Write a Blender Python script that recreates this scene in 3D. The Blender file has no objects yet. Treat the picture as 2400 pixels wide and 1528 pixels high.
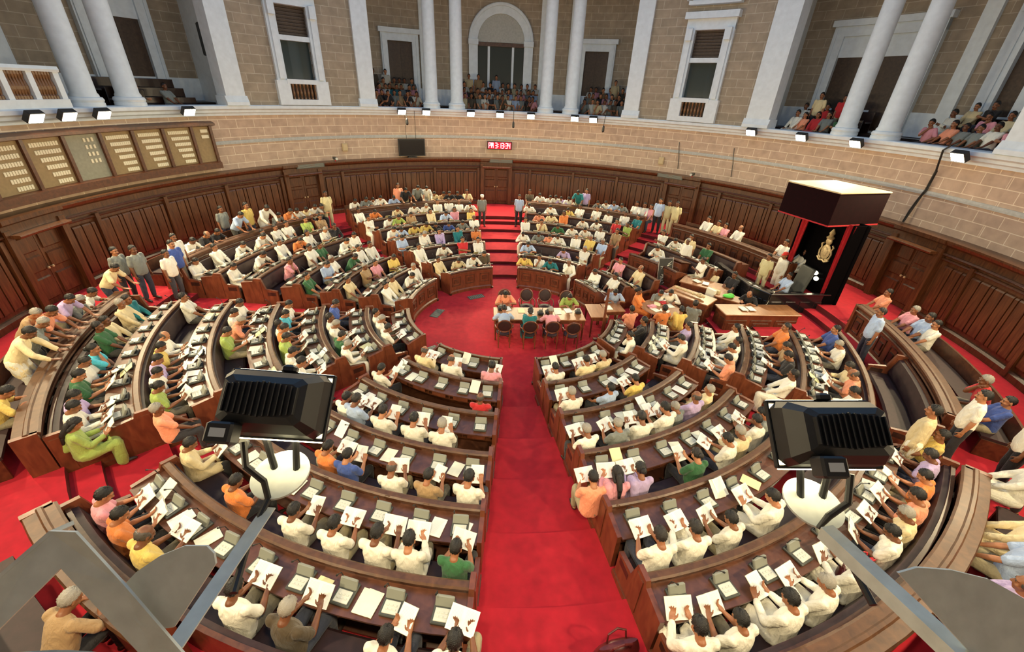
import bpy, math, random
import numpy as np
from mathutils import Vector, Matrix, noise
random.seed(7)
R_ = math.radians
SC = bpy.context.scene
COL = SC.collection

# ------------------------------------------------------------------ camera, sky, exposure
CAM_D, CAM_H = 12.26, 6.85
def cam_axes(yaw=0.38108, tilt=29.0922, roll=2.69026):
    y, t, o = R_(yaw), R_(tilt), R_(roll)
    fw = Vector((math.sin(y)*math.cos(t), math.cos(y)*math.cos(t), -math.sin(t)))
    r = Vector((math.cos(y), -math.sin(y), 0)); u = r.cross(fw)
    c, s = math.cos(o), math.sin(o)
    return c*r+s*u, -s*r+c*u, fw
_r, _u, _f = cam_axes()
cam = bpy.data.cameras.new('camera'); cam.sensor_width = 36; cam.lens = 36*990/2400
cam.clip_start = 0.05; cam.clip_end = 200
co = bpy.data.objects.new('camera', cam); COL.objects.link(co)
co.matrix_world = Matrix(((_r.x,_u.x,-_f.x,0),(_r.y,_u.y,-_f.y,-CAM_D),(_r.z,_u.z,-_f.z,CAM_H),(0,0,0,1)))
SC.camera = co
w = bpy.data.worlds.new('daylight'); SC.world = w; w.use_nodes = True
w.node_tree.nodes['Background'].inputs[0].default_value = (0.36, 0.63, 1.0, 1)
w.node_tree.nodes['Background'].inputs[1].default_value = 0.75
SC.view_settings.view_transform = 'Standard'; SC.view_settings.look = 'None'
SC.view_settings.exposure = 0.3; SC.view_settings.gamma = 1; SC.view_settings.use_curve_mapping = False
LAMP_W = 150.0

# ------------------------------------------------------------------ materials
def nt(name):
    m = bpy.data.materials.new(name); m.use_nodes = True
    t = m.node_tree; return m, t, t.nodes['Principled BSDF']
def plain(name, c, rough=.6, metal=0, coat=0, noise_amt=0.0, scale=12):
    m, t, b = nt(name)
    b.inputs['Base Color'].default_value = (*c, 1); b.inputs['Roughness'].default_value = rough
    b.inputs['Metallic'].default_value = metal; b.inputs['Coat Weight'].default_value = coat
    if noise_amt:
        n = t.nodes.new('ShaderNodeTexNoise'); n.inputs['Scale'].default_value = scale; n.inputs['Detail'].default_value = 4
        tc = t.nodes.new('ShaderNodeTexCoord'); t.links.new(tc.outputs['Object'], n.inputs['Vector'])
        r = t.nodes.new('ShaderNodeValToRGB')
        r.color_ramp.elements[0].position = .3; r.color_ramp.elements[1].position = .7
        r.color_ramp.elements[0].color = (*[x*(1-noise_amt) for x in c], 1); r.color_ramp.elements[1].color = (*[min(1, x*(1+noise_amt)) for x in c], 1)
        t.links.new(n.outputs['Fac'], r.inputs[0]); t.links.new(r.outputs[0], b.inputs['Base Color'])
    return m
def wood(name, c1, c2, rough=.38, sc=(9, 9, .9), coat=.25):
    m, t, b = nt(name)
    tc = t.nodes.new('ShaderNodeTexCoord'); mp = t.nodes.new('ShaderNodeMapping'); mp.inputs['Scale'].default_value = sc
    n = t.nodes.new('ShaderNodeTexNoise'); n.inputs['Scale'].default_value = 2.2; n.inputs['Detail'].default_value = 6; n.inputs['Distortion'].default_value = .6
    r = t.nodes.new('ShaderNodeValToRGB'); r.color_ramp.elements[0].position = .32; r.color_ramp.elements[1].position = .72
    r.color_ramp.elements[0].color = (*c1, 1); r.color_ramp.elements[1].color = (*c2, 1)
    t.links.new(tc.outputs['Object'], mp.inputs[0]); t.links.new(mp.outputs[0], n.inputs['Vector'])
    t.links.new(n.outputs['Fac'], r.inputs[0]); t.links.new(r.outputs[0], b.inputs['Base Color'])
    b.inputs['Roughness'].default_value = rough; b.inputs['Coat Weight'].default_value = coat; b.inputs['Coat Roughness'].default_value = .25
    return m
def blocks(name, c1, c2, mortar, bw=.72, rh=.335):
    m, t, b = nt(name)
    uv = t.nodes.new('ShaderNodeUVMap'); k = t.nodes.new('ShaderNodeTexBrick')
    k.inputs['Scale'].default_value = 1; k.inputs['Brick Width'].default_value = bw; k.inputs['Row Height'].default_value = rh
    k.inputs['Mortar Size'].default_value = .014; k.inputs['Mortar Smooth'].default_value = .3; k.inputs['Bias'].default_value = 0
    k.inputs['Color1'].default_value = (*c1, 1); k.inputs['Color2'].default_value = (*c2, 1); k.inputs['Mortar'].default_value = (*mortar, 1)
    n = t.nodes.new('ShaderNodeTexNoise'); n.inputs['Scale'].default_value = 3; n.inputs['Detail'].default_value = 5
    mx = t.nodes.new('ShaderNodeMix'); mx.data_type = 'RGBA'; mx.blend_type = 'OVERLAY'; mx.inputs[0].default_value = .35
    t.links.new(uv.outputs[0], k.inputs['Vector']); t.links.new(uv.outputs[0], n.inputs['Vector'])
    t.links.new(k.outputs['Color'], mx.inputs[6]); t.links.new(n.outputs['Fac'], mx.inputs[7]); t.links.new(mx.outputs[2], b.inputs['Base Color'])
    bp = t.nodes.new('ShaderNodeBump'); bp.inputs['Strength'].default_value = .4; bp.invert = True; bp.inputs['Distance'].default_value = .01
    t.links.new(k.outputs['Fac'], bp.inputs['Height']); t.links.new(bp.outputs[0], b.inputs['Normal'])
    b.inputs['Roughness'].default_value = .75
    return m
def tinted(name, rough, bump=0.0, bscale=40, sheen=0.0, fold=0.0):     # colour of each copy comes from the object's own colour
    m, t, b = nt(name)
    o = t.nodes.new('ShaderNodeObjectInfo')
    n = t.nodes.new('ShaderNodeTexNoise'); n.inputs['Scale'].default_value = bscale; n.inputs['Detail'].default_value = 3
    tc = t.nodes.new('ShaderNodeTexCoord'); t.links.new(tc.outputs['Object'], n.inputs['Vector'])
    mx = t.nodes.new('ShaderNodeMix'); mx.data_type = 'RGBA'; mx.blend_type = 'OVERLAY'; mx.inputs[0].default_value = .12
    t.links.new(o.outputs['Color'], mx.inputs[6]); t.links.new(n.outputs['Fac'], mx.inputs[7]); t.links.new(mx.outputs[2], b.inputs['Base Color'])
    b.inputs['Roughness'].default_value = rough; b.inputs['Sheen Weight'].default_value = sheen
    if bump:
        bp = t.nodes.new('ShaderNodeBump'); bp.inputs['Strength'].default_value = bump; bp.inputs['Distance'].default_value = .01
        t.links.new(n.outputs['Fac'], bp.inputs['Height']); t.links.new(bp.outputs[0], b.inputs['Normal'])
        if fold:
            n2 = t.nodes.new('ShaderNodeTexNoise'); n2.inputs['Scale'].default_value = 9; n2.inputs['Detail'].default_value = 2; n2.inputs['Distortion'].default_value = 1.6
            mp = t.nodes.new('ShaderNodeMapping'); mp.inputs['Scale'].default_value = (1.3, 1.3, .6); t.links.new(tc.outputs['Object'], mp.inputs[0]); t.links.new(mp.outputs[0], n2.inputs['Vector'])
            b2 = t.nodes.new('ShaderNodeBump'); b2.inputs['Strength'].default_value = fold; b2.inputs['Distance'].default_value = .035
            t.links.new(n2.outputs['Fac'], b2.inputs['Height']); t.links.new(bp.outputs[0], b2.inputs['Normal']); t.links.new(b2.outputs[0], b.inputs['Normal'])
    return m
def glow(name, c, s):
    m, t, b = nt(name); b.inputs['Base Color'].default_value = (*c, 1)
    b.inputs['Emission Color'].default_value = (*c, 1); b.inputs['Emission Strength'].default_value = s
    return m
def printed(name, c, line=(.45, .45, .45)):                   # paper with grey lines of print too small to read
    m, t, b = nt(name)
    uv = t.nodes.new('ShaderNodeUVMap'); sep = t.nodes.new('ShaderNodeSeparateXYZ'); t.links.new(uv.outputs[0], sep.inputs[0])
    def mth(op, a, v):
        x = t.nodes.new('ShaderNodeMath'); x.operation = op; t.links.new(a, x.inputs[0]); x.inputs[1].default_value = v; return x.outputs[0]
    def band(a, lo, hi):
        x = t.nodes.new('ShaderNodeMath'); x.operation = 'MULTIPLY'
        t.links.new(mth('GREATER_THAN', a, lo), x.inputs[0]); t.links.new(mth('LESS_THAN', a, hi), x.inputs[1]); return x.outputs[0]
    stripes = mth('GREATER_THAN', mth('FRACT', mth('MULTIPLY', sep.outputs[1], 22), 0), .55)
    a = t.nodes.new('ShaderNodeMath'); a.operation = 'MULTIPLY'; t.links.new(stripes, a.inputs[0]); t.links.new(band(sep.outputs[0], .12, .88), a.inputs[1])
    a2 = t.nodes.new('ShaderNodeMath'); a2.operation = 'MULTIPLY'; t.links.new(a.outputs[0], a2.inputs[0]); t.links.new(band(sep.outputs[1], .1, .92), a2.inputs[1])
    a3 = mth('MULTIPLY', a2.outputs[0], .45)
    mx = t.nodes.new('ShaderNodeMix'); mx.data_type = 'RGBA'; t.links.new(a3, mx.inputs[0])
    mx.inputs[6].default_value = (*c, 1); mx.inputs[7].default_value = (*line, 1); t.links.new(mx.outputs[2], b.inputs['Base Color'])
    b.inputs['Roughness'].default_value = .8
    return m
M = {}
M['panel'] = wood('panelling_wood', (.05, .0165, .0055), (.125, .045, .0145))
M['bench'] = wood('bench_wood', (.055, .0175, .0075), (.115, .037, .0145), sc=(5, 5, 5))
M['endwood'] = wood('end_panel_wood', (.095, .026, .0115), (.175, .05, .021), sc=(4, 4, 1.2))
M['rail'] = wood('rail_wood', (.055, .021, .008), (.11, .045, .017), sc=(4, 4, 4), rough=.45, coat=.08)
M['desk'] = wood('desk_top_wood', (.075, .028, .016), (.13, .05, .028), sc=(4, 4, 4), rough=.33)
M['table'] = wood('table_wood', (.22, .09, .034), (.34, .15, .06), sc=(6, 1, 4))
M['darkwood'] = wood('dark_wood', (.02, .008, .005), (.045, .017, .01))
M['leather'] = plain('maroon_leather', (.026, .009, .010), .6, noise_amt=.25)
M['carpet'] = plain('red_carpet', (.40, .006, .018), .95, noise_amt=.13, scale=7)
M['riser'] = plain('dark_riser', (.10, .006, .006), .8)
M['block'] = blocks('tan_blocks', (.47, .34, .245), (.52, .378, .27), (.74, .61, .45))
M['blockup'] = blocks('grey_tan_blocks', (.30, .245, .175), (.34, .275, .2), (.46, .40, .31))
M['white'] = plain('white_paint', (.66, .735, .79), .6, noise_amt=.06, scale=5)
M['band'] = plain('grey_band', (.42, .43, .4), .7, noise_amt=.1)
M['black'] = plain('black_metal', (.012, .013, .014), .45, noise_amt=.3)
M['blacklac'] = plain('black_lacquer', (.008, .008, .01), .25, coat=.4)
M['blackcloth'] = plain('black_cloth', (.0035, .003, .0035), .95)
for _k in ('blackcloth',): M[_k].node_tree.nodes['Principled BSDF'].inputs['Specular IOR Level'].default_value = 0
M['redcloth'] = plain('red_cloth', (.40, .008, .015), .85, noise_amt=.2)
M['maroon'] = plain('maroon_velvet', (.009, .001, .002), .95, noise_amt=.2)
M['maroon'].node_tree.nodes['Principled BSDF'].inputs['Specular IOR Level'].default_value = .1
M['cream'] = plain('cream_board', (.56, .44, .25), .7, noise_amt=.05)
M['bracket'] = plain('painted_angle_iron', (.52, .56, .52), .55, noise_amt=.1, scale=20)
M['grey'] = plain('grey_plastic', (.21, .22, .185), .5)
M['dgrey'] = plain('dark_plastic', (.055, .06, .052), .5)
M['keypad'] = plain('pale_keypad', (.55, .56, .5), .5)
M['steel'] = plain('steel', (.5, .5, .5), .35, metal=1)
M['paper'] = printed('printed_paper', (.80, .80, .74))
M['pad'] = plain('paper_pad', (.74, .74, .60), .8, noise_amt=.04)
M['padyellow'] = plain('yellow_pad', (.75, .7, .38), .8)
M['boardtan'] = plain('board_tan', (.27, .19, .085), .6, noise_amt=.1)
M['boardgrey'] = plain('board_grey', (.25, .25, .18), .5, noise_amt=.1)
M['strip'] = plain('name_strip', (.75, .7, .5), .7)
M['gold'] = plain('old_gold', (.55, .43, .24), .45, metal=.3, noise_amt=.25, scale=20)
M['cane'] = plain('cane_weave', (.5, .4, .22), .7, noise_amt=.4, scale=50)
M['glass'] = plain('dark_glass', (.03, .045, .045), .1, coat=.5)
M['dooru'] = plain('gallery_door', (.05, .028, .016), .5, noise_amt=.3)
M['balu'] = wood('baluster_wood', (.12, .05, .015), (.22, .1, .035))
M['lampglass'] = glow('lamp_glass', (1, .86, .58), 40)
M['bigglass'] = glow('flood_glass', (1, .84, .5), 17)
M['lampedge'] = glow('lamp_rim_glass', (1, .9, .6), 6)
M['led'] = glow('led_segment', (1, .35, .4), 6)
M['ledback'] = glow('led_panel', (.55, .0, .02), .45)
M['screen'] = plain('screen', (.006, .006, .008), .2)
M['skin'] = tinted('skin', .5); M['cloth'] = tinted('cloth', .85, .2, 90, .15, .5); M['hair'] = tinted('hair', .42, .9, 130)
M['eye'] = plain('eye', (.02, .015, .012), .3); M['lip'] = plain('lip', (.2, .06, .05), .5); M['shoe'] = plain('shoe_leather', (.03, .02, .015), .4)
M['bag'] = plain('maroon_bag_leather', (.09, .012, .012), .35, noise_amt=.3)
M['redplastic'] = plain('red_plastic', (.5, .02, .03), .5); M['greenbag'] = plain('green_bag', (.08, .5, .05), .6); M['pink'] = plain('pink_cloth', (.7, .3, .34), .8)
M['ceil'] = plain('ceiling_plaster', (.6, .6, .6), .8)

# ------------------------------------------------------------------ mesh building
def P(r, az, z): a = R_(az); return Vector((r*math.cos(a), r*math.sin(a), z))
class G:
    def __init__(s): s.v, s.f, s.m, s.uv = [], [], [], []
    def add(s, vs, fs, mi=0, uv=None):
        b = len(s.v); s.v += [tuple(x) for x in vs]
        for i, f in enumerate(fs):
            s.f.append([b+k for k in f]); s.m.append(mi); s.uv.append(uv[i] if uv else None)
        return s
    def box(s, c, d, rot=None, mi=0):
        h = [x/2 for x in d]; vs = [Vector((sx*h[0], sy*h[1], sz*h[2])) for sx in (-1, 1) for sy in (-1, 1) for sz in (-1, 1)]
        if rot is not None:
            mt = rot if isinstance(rot, Matrix) else Matrix.Rotation(rot, 3, 'Z'); vs = [mt @ x for x in vs]
        return s.add([x+Vector(c) for x in vs], [(0,1,3,2),(4,6,7,5),(0,4,5,1),(2,3,7,6),(0,2,6,4),(1,5,7,3)], mi)
    def bbox(s, c, d, rot=None, mi=0, b=.01):      # box with chamfered edges
        hx, hy, hz = [x/2 for x in d]; b = min(b, hx*.8, hy*.8, hz*.8); vs = []
        for z, i in ((-hz, b), (-hz+b, 0), (hz-b, 0), (hz, b)):
            x, y = hx-i, hy-i; k = b
            vs += [(x-k, y, z), (-x+k, y, z), (-x, y-k, z), (-x, -y+k, z), (-x+k, -y, z), (x-k, -y, z), (x, -y+k, z), (x, y-k, z)]
        fs = [tuple(range(7, -1, -1)), tuple(range(24, 32))]
        for l in range(3):
            for i in range(8): j = (i+1) % 8; fs.append((l*8+i, l*8+j, l*8+8+j, l*8+8+i))
        vs = [Vector(x) for x in vs]
        if rot is not None:
            mt = rot if isinstance(rot, Matrix) else Matrix.Rotation(rot, 3, 'Z'); vs = [mt @ x for x in vs]
        return s.add([x+Vector(c) for x in vs], fs, mi)
    def sweep(s, prof, a0, a1, n=None, mi=0, caps=True, uvr=None):   # closed (r, z) outline carried round the hall's axis
        n = n or max(2, int(abs(a1-a0)/2.2)); k = len(prof); vs = []
        for i in range(n+1):
            a = a0+(a1-a0)*i/n
            vs += [P(r, a, z) for r, z in prof]
        fs, uv = [], []
        for i in range(n):
            for j in range(k):
                q = (j+1) % k; fs.append((i*k+j, i*k+q, (i+1)*k+q, (i+1)*k+j))
                r0 = uvr or prof[j][0]; u0, u1 = R_(a0+(a1-a0)*i/n)*r0, R_(a0+(a1-a0)*(i+1)/n)*r0
                uv.append([(u0, prof[j][1]), (u0, prof[q][1]), (u1, prof[q][1]), (u1, prof[j][1])])
        if caps and abs(a1-a0) < 359.9:
            fs += [tuple(range(k)), tuple(range(n*k+k-1, n*k-1, -1))]; uv += [[(r, z) for r, z in prof], [(r, z) for r, z in prof[::-1]]]
        return s.add(vs, fs, mi, uv)
    def plate(s, prof, az, t, mi=0):               # (r, z) outline standing at one azimuth, t thick
        a = R_(az); tg = Vector((-math.sin(a), math.cos(a), 0))*t/2; k = len(prof)
        vs = [P(r, az, z)-tg for r, z in prof]+[P(r, az, z)+tg for r, z in prof]
        return s.add(vs, [tuple(range(k)), tuple(range(2*k-1, k-1, -1))]+[(i, k+i, k+(i+1) % k, (i+1) % k) for i in range(k)], mi)
    def prism(s, poly, off, mi=0):                 # polygon of 3D points pushed by a vector
        k = len(poly); off = Vector(off); vs = [Vector(x) for x in poly]+[Vector(x)+off for x in poly]
        return s.add(vs, [tuple(range(k)), tuple(range(2*k-1, k-1, -1))]+[(i, k+i, k+(i+1) % k, (i+1) % k) for i in range(k)], mi)
    def tube(s, p0, p1, r0, r1=None, n=10, mi=0, dome=False):
        r1 = r0 if r1 is None else r1; p0, p1 = Vector(p0), Vector(p1); d = (p1-p0)
        if d.length < 1e-6: d = Vector((0, 0, 1e-4))
        d.normalize(); x = d.orthogonal().normalized(); y = d.cross(x); rings = []
        if dome: rings += [(p0-d*r0*.98, r0*.2), (p0-d*r0*.7, r0*.72)]
        rings += [(p0, r0), (p1, r1)]
        if dome: rings += [(p1+d*r1*.7, r1*.72), (p1+d*r1*.98, r1*.2)]
        vs = [c+x*math.cos(2*math.pi*i/n)*r+y*math.sin(2*math.pi*i/n)*r for c, r in rings for i in range(n)]
        fs = [(l*n+i, l*n+(i+1) % n, l*n+n+(i+1) % n, l*n+n+i) for l in range(len(rings)-1) for i in range(n)]
        return s.add(vs, fs+[tuple(range(n-1, -1, -1)), tuple(range(len(vs)-n, len(vs)))], mi)
    def path(s, pts, r, n=8, mi=0):
        pts = [Vector(x) for x in pts]; vs = []; x = None
        for i, p in enumerate(pts):
            d = (pts[min(i+1, len(pts)-1)]-pts[max(i-1, 0)]).normalized()
            x = d.orthogonal().normalized() if x is None else (x-d*x.dot(d)).normalized()
            y = d.cross(x); vs += [p+(x*math.cos(2*math.pi*k/n)+y*math.sin(2*math.pi*k/n))*r for k in range(n)]
        fs = [(l*n+i, l*n+(i+1) % n, l*n+n+(i+1) % n, l*n+n+i) for l in range(len(pts)-1) for i in range(n)]
        return s.add(vs, fs+[tuple(range(n-1, -1, -1)), tuple(range(len(vs)-n, len(vs)))], mi)
    def lathe(s, c, prof, n=20, mi=0, ax=None):    # (radius, height) outline turned about a vertical axis at c
        c = Vector(c); vs = [Vector((r*math.cos(2*math.pi*i/n), r*math.sin(2*math.pi*i/n), z)) for r, z in prof for i in range(n)]
        if ax is not None: vs = [ax @ x for x in vs]
        fs = [(l*n+i, l*n+(i+1) % n, l*n+n+(i+1) % n, l*n+n+i) for l in range(len(prof)-1) for i in range(n)]
        return s.add([x+c for x in vs], fs+[tuple(range(n-1, -1, -1)), tuple(range(len(vs)-n, len(vs)))], mi)
    def ell(s, c, rad, rot=None, nu=16, nv=10, mi=0):
        c = Vector(c); vs = []
        for j in range(nv+1):
            t = math.pi*(.02+.96*j/nv)
            for i in range(nu):
                v = Vector((math.sin(t)*math.cos(2*math.pi*i/nu)*rad[0], math.sin(t)*math.sin(2*math.pi*i/nu)*rad[1], math.cos(t)*rad[2]))
                vs.append(c+(rot @ v if rot is not None else v))
        fs = [(j*nu+i, j*nu+nu+i, j*nu+nu+(i+1) % nu, j*nu+(i+1) % nu) for j in range(nv) for i in range(nu)]
        return s.add(vs, fs+[tuple(range(nu)), tuple(range(len(vs)-1, len(vs)-nu-1, -1))], mi)
    def loft(s, rings, X, Y, n=24, mi=0):          # closed tube through ellipses (centre, half width, half depth)
        vs = [c+X*math.cos(2*math.pi*i/n)*a+Y*math.sin(2*math.pi*i/n)*b for c, a, b in rings for i in range(n)]
        fs = [(l*n+i, l*n+(i+1) % n, l*n+n+(i+1) % n, l*n+n+i) for l in range(len(rings)-1) for i in range(n)]
        return s.add(vs, fs+[tuple(range(n-1, -1, -1)), tuple(range(len(vs)-n, len(vs)))], mi)
    def mesh(s, name, mats, origin=(0, 0, 0), smooth=False):
        o = Vector(origin); me = bpy.data.meshes.new(name)
        me.from_pydata([tuple(Vector(x)-o) for x in s.v], [], s.f)
        for mt in (mats if isinstance(mats, (list, tuple)) else [mats]): me.materials.append(M[mt] if isinstance(mt, str) else mt)
        me.polygons.foreach_set('material_index', s.m)
        if any(s.uv):
            ul = me.uv_layers.new(name='UVMap'); flat = []
            for f, u in zip(s.f, s.uv): flat += [x for p in (u or [(0, 0)]*len(f)) for x in p]
            ul.data.foreach_set('uv', flat)
        me.polygons.foreach_set('use_smooth', [smooth]*len(s.f))
        me.validate(); me.update()
        return me
    def build(s, name, mats, parent=None, origin=(0, 0, 0), smooth=False):
        o = bpy.data.objects.new(name, s.mesh(name, mats, origin, smooth)); COL.objects.link(o)
        if parent is not None: o.parent = parent
        else: o.location = origin
        if smooth:
            try: o.data.set_sharp_from_angle(angle=R_(42))
            except Exception: pass
        return o
def tag(o, label=None, cat=None, group=None, kind=None):
    if label: o['label'] = label
    if cat: o['category'] = cat
    if group: o['group'] = group
    if kind: o['kind'] = kind
    return o
def thing(name, loc, label, cat, group=None, rz=0):
    o = bpy.data.objects.new(name, None); COL.objects.link(o); o.empty_display_size = .1
    o.location = loc; o.rotation_euler = (0, 0, rz); return tag(o, label, cat, group)
def dup(root, loc, rz, label, group=None):
    r = root.copy(); COL.objects.link(r); r.location = loc; r.rotation_euler = (0, 0, rz); r['label'] = label
    if group: r['group'] = group
    for ch in root.children:
        c = ch.copy(); COL.objects.link(c); c.parent = r
        for g in ch.children: d = g.copy(); COL.objects.link(d); d.parent = c
    return r
def struct(name, g, mats, smooth=False, label=None):
    o = g.build(name, mats, smooth=smooth); o['kind'] = 'structure'
    if label: o['label'] = label
    return o
ORD = ['first', 'second', 'third', 'fourth', 'fifth', 'sixth', 'seventh', 'eighth', 'ninth', 'tenth', 'eleventh', 'twelfth', 'thirteenth', 'fourteenth', 'fifteenth', 'sixteenth', 'seventeenth', 'eighteenth', 'nineteenth', 'twentieth', 'twenty-first', 'twenty-second', 'twenty-third', 'twenty-fourth', 'twenty-fifth']

# ------------------------------------------------------------------ the rings of the chamber
RK = [0]+[3.207+1.212*k for k in range(6)]+[10.50]       # radius of each desk rail, counted from the well
FL = [0]+[.126*k for k in range(6)]+[.95]                # floor under the seats that use that desk
def rail_z(k): return .85+.126*(k-1)
SEC = {'S1': (-125.5, -92.0), 'S2': (-168.5, -136.0), 'S3': (146.5, 180.5), 'S4': (103.0, 136.5), 'S5': (53.0, 86.3), 'S6': (20.0, 43.5), 'S7': (-36.0, -12.8), 'S8': (-78.2, -42.0)}
BLOCK = {'S1': 'near left block', 'S2': 'left block', 'S3': 'back left block', 'S4': 'far left block', 'S5': 'far right block', 'S6': 'rostrum block', 'S7': 'right block', 'S8': 'near right block'}
ROWS = {'S6': (1, 2, 4, 5), 'S7': (1, 2, 3, 4, 5, 6)}
def rowname(k): return ['', 'front row', 'second row', 'third row', 'fourth row', 'fifth row', 'sixth row', 'visitors row'][k]

# ------------------------------------------------------------------ floor, walls, ceiling
g = G(); pts = [(.02, 0)]
for k in range(1, 6): r = RK[k+1]-.2; pts += [(r, FL[k]), (r, FL[k+1])]
pts += [(10.0, .63), (10.0, .79), (10.42, .79), (10.42, .95), (13.6, .95)]
NA = 120
for i in range(len(pts)-1):
    (r0, z0), (r1, z1) = pts[i], pts[i+1]
    for j in range(NA):
        a, b = 360*j/NA, 360*(j+1)/NA
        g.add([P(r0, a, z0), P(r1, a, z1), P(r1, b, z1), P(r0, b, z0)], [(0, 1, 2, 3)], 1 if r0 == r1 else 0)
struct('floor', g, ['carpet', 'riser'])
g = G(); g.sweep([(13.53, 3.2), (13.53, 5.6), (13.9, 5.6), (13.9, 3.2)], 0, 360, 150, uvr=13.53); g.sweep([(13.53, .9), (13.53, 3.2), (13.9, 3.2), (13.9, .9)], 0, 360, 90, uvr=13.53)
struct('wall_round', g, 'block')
g = G(); g.sweep([(13.49, 4.44), (13.485, 4.5), (13.49, 4.57), (13.54, 4.57), (13.54, 4.44)], 0, 360, 150); struct('trim_1', g, 'band', label='grey band course round the block wall')
g = G(); g.sweep([(13.56, 5.49), (13.45, 5.5), (13.43, 5.58), (13.36, 5.62), (13.35, 5.70), (13.25, 5.75), (13.24, 5.85), (13.27, 5.88), (13.9, 5.88), (13.9, 5.6), (13.56, 5.6)], 0, 360, 150)
struct('trim_2', g, 'white', label='white moulded ledge round the gallery edge')
# wood panelling between the doors, and the doors at the eight aisles
DOORS = [95, 140, 185, 50, 5, -40, -85, -130]
def panelling(a0, a1, name):
    g = G()
    g.sweep([(13.2, .95), (13.2, 3.05), (13.6, 3.05), (13.6, .95)], a0, a1)
    g.sweep([(13.1, .95), (13.1, 1.12), (13.16, 1.17), (13.21, 1.17), (13.21, .95)], a0, a1)
    g.sweep([(13.14, 2.86), (13.10, 2.9), (13.14, 2.94), (13.21, 2.94), (13.21, 2.86)], a0, a1)
    g.sweep([(13.16, 3.0), (13.16, 3.26), (13.02, 3.34), (12.98, 3.42), (12.98, 3.47), (13.6, 3.47), (13.6, 3.0)], a0, a1)
    g.sweep([(13.09, 3.02), (13.05, 3.05), (13.09, 3.09), (13.17, 3.09), (13.17, 3.02)], a0, a1)
    a = a0+.25; i = 0
    while a < a1-1.2:
        wd = 1.35 if i % 3 else .62
        if i % 9 == 0:
            g.sweep([(13.08, 1.0), (13.08, 2.98), (13.21, 2.98), (13.21, 1.0)], a, a+.55, 2)
            a += .75
        g.sweep([(13.2, 1.28), (13.15, 1.3), (13.13, 1.34), (13.13, 2.70), (13.15, 2.74), (13.2, 2.77)], a+.08, min(a+wd, a1-.1)-.08, 2)
        a += wd; i += 1
    struct(name, g, 'panel', label='dark wood wall panelling with tall raised boards')
ds = sorted(DOORS); n = 3
for i, d in enumerate(ds):
    e = ds[(i+1) % 8]+(360 if i == 7 else 0)
    panelling(d+3.9, e-3.9, f'trim_{n}'); n += 1
DOORLAB = {95: 'double door at the head of the red steps', 140: 'double door between the back left and far left blocks', 185: 'double door under a shelf cap at far left', 50: 'double door beyond the far right block', 5: 'wall door behind the dais', -40: 'door at right behind the visitors', -85: 'door below the camera', -130: 'door at lower left'}
for i, d in enumerate(DOORS):
    g = G(); g.sweep([(13.0, .95), (13.0, 3.2), (13.6, 3.2), (13.6, .95)], d-3.95, d-3.1, 2); g.sweep([(13.0, .95), (13.0, 3.2), (13.6, 3.2), (13.6, .95)], d+3.1, d+3.95, 2)
    g.sweep([(13.05, 3.02), (13.05, 3.3), (12.95, 3.36), (12.95, 3.47), (13.6, 3.47), (13.6, 3.02)], d-3.95, d+3.95)
    g.sweep([(12.78, 3.0), (12.76, 3.05), (12.78, 3.09), (13.1, 3.09), (13.1, 3.0)], d-3.5, d+3.5)
    fr = struct(f'door_{i+1}', g, 'panel', label=DOORLAB[d])
    for s in (-1, 1):
        g = G(); a, b = sorted((d+s*.03, d+s*3.1)); g.sweep([(13.22, .96), (13.22, 3.0), (13.3, 3.0), (13.3, .96)], a, b, 3)
        for z0, z1 in ((1.1, 1.75), (1.9, 2.35), (2.45, 2.9)): g.sweep([(13.22, z0), (13.18, z0+.04), (13.18, z1-.04), (13.22, z1)], a+.4, b-.4, 3)
        lf = g.build('door_leaf', 'panel', fr)
        h = G(); h.lathe(P(13.15, d+s*.3, 1.95), [(.01, -.04), (.03, -.02), (.03, .02), (.01, .04)], 10); h.tube(P(13.15, d+s*.3, 1.95), P(13.24, d+s*.3, 1.95), .012); h.build('door_handle', 'gold', lf)
# ------------------------------------------------------------------ gallery storey
BACK = 16.6
def upwall(name, prof_r, segs, mat, lab, extra=None):
    g = G()
    for a0, a1, z0, z1 in segs: g.sweep([(prof_r[0], z0), (prof_r[0], z1), (prof_r[1], z1), (prof_r[1], z0)], a0, a1, uvr=prof_r[0])
    struct(name, g, mat, label=lab)
ZT = 12.6
def pier(a0, a1, c, name, lab):
    w0, w1 = c-2.75, c+2.75
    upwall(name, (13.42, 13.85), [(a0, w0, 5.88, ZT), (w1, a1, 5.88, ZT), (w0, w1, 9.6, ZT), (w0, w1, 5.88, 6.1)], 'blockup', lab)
def pilaster(a0, a1, name, lab):
    g = G(); g.sweep([(13.26, 6.2), (13.26, ZT), (13.9, ZT), (13.9, 6.2)], a0, a1, 3); d = .28
    g.sweep([(13.17, 5.88), (13.17, 6.0), (13.2, 6.05), (13.26, 6.22), (13.9, 6.22), (13.9, 5.88)], a0-d, a1+d, 3)
    struct(name, g, 'white', label=lab)
pier(125.3, 147.4, 136.4, 'wall_upper_left', 'block pier with a tall window left of the middle bay')
pier(40.7, 63.2, 51.7, 'wall_upper_right', 'block pier with a tall pedimented window right of the middle bay')
for i, (a0, a1, l) in enumerate([(122.2, 125.4, 'left edge of the middle bay'), (147.3, 150.6, 'right edge of the left bay'), (63.0, 66.2, 'right edge of the middle bay'), (36.6, 40.9, 'left edge of the right bay'), (-1.5, 2.0, 'far right edge'), (185.5, 189, 'far left edge')]):
    pilaster(a0, a1, f'column_pilaster_{i+1}', f'white flat pilaster at the {l}')
upwall('wall_upper_near', (13.42, 13.85), [(189, 358.6, 5.88, ZT)], 'blockup', 'block wall of the near gallery side')
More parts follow.
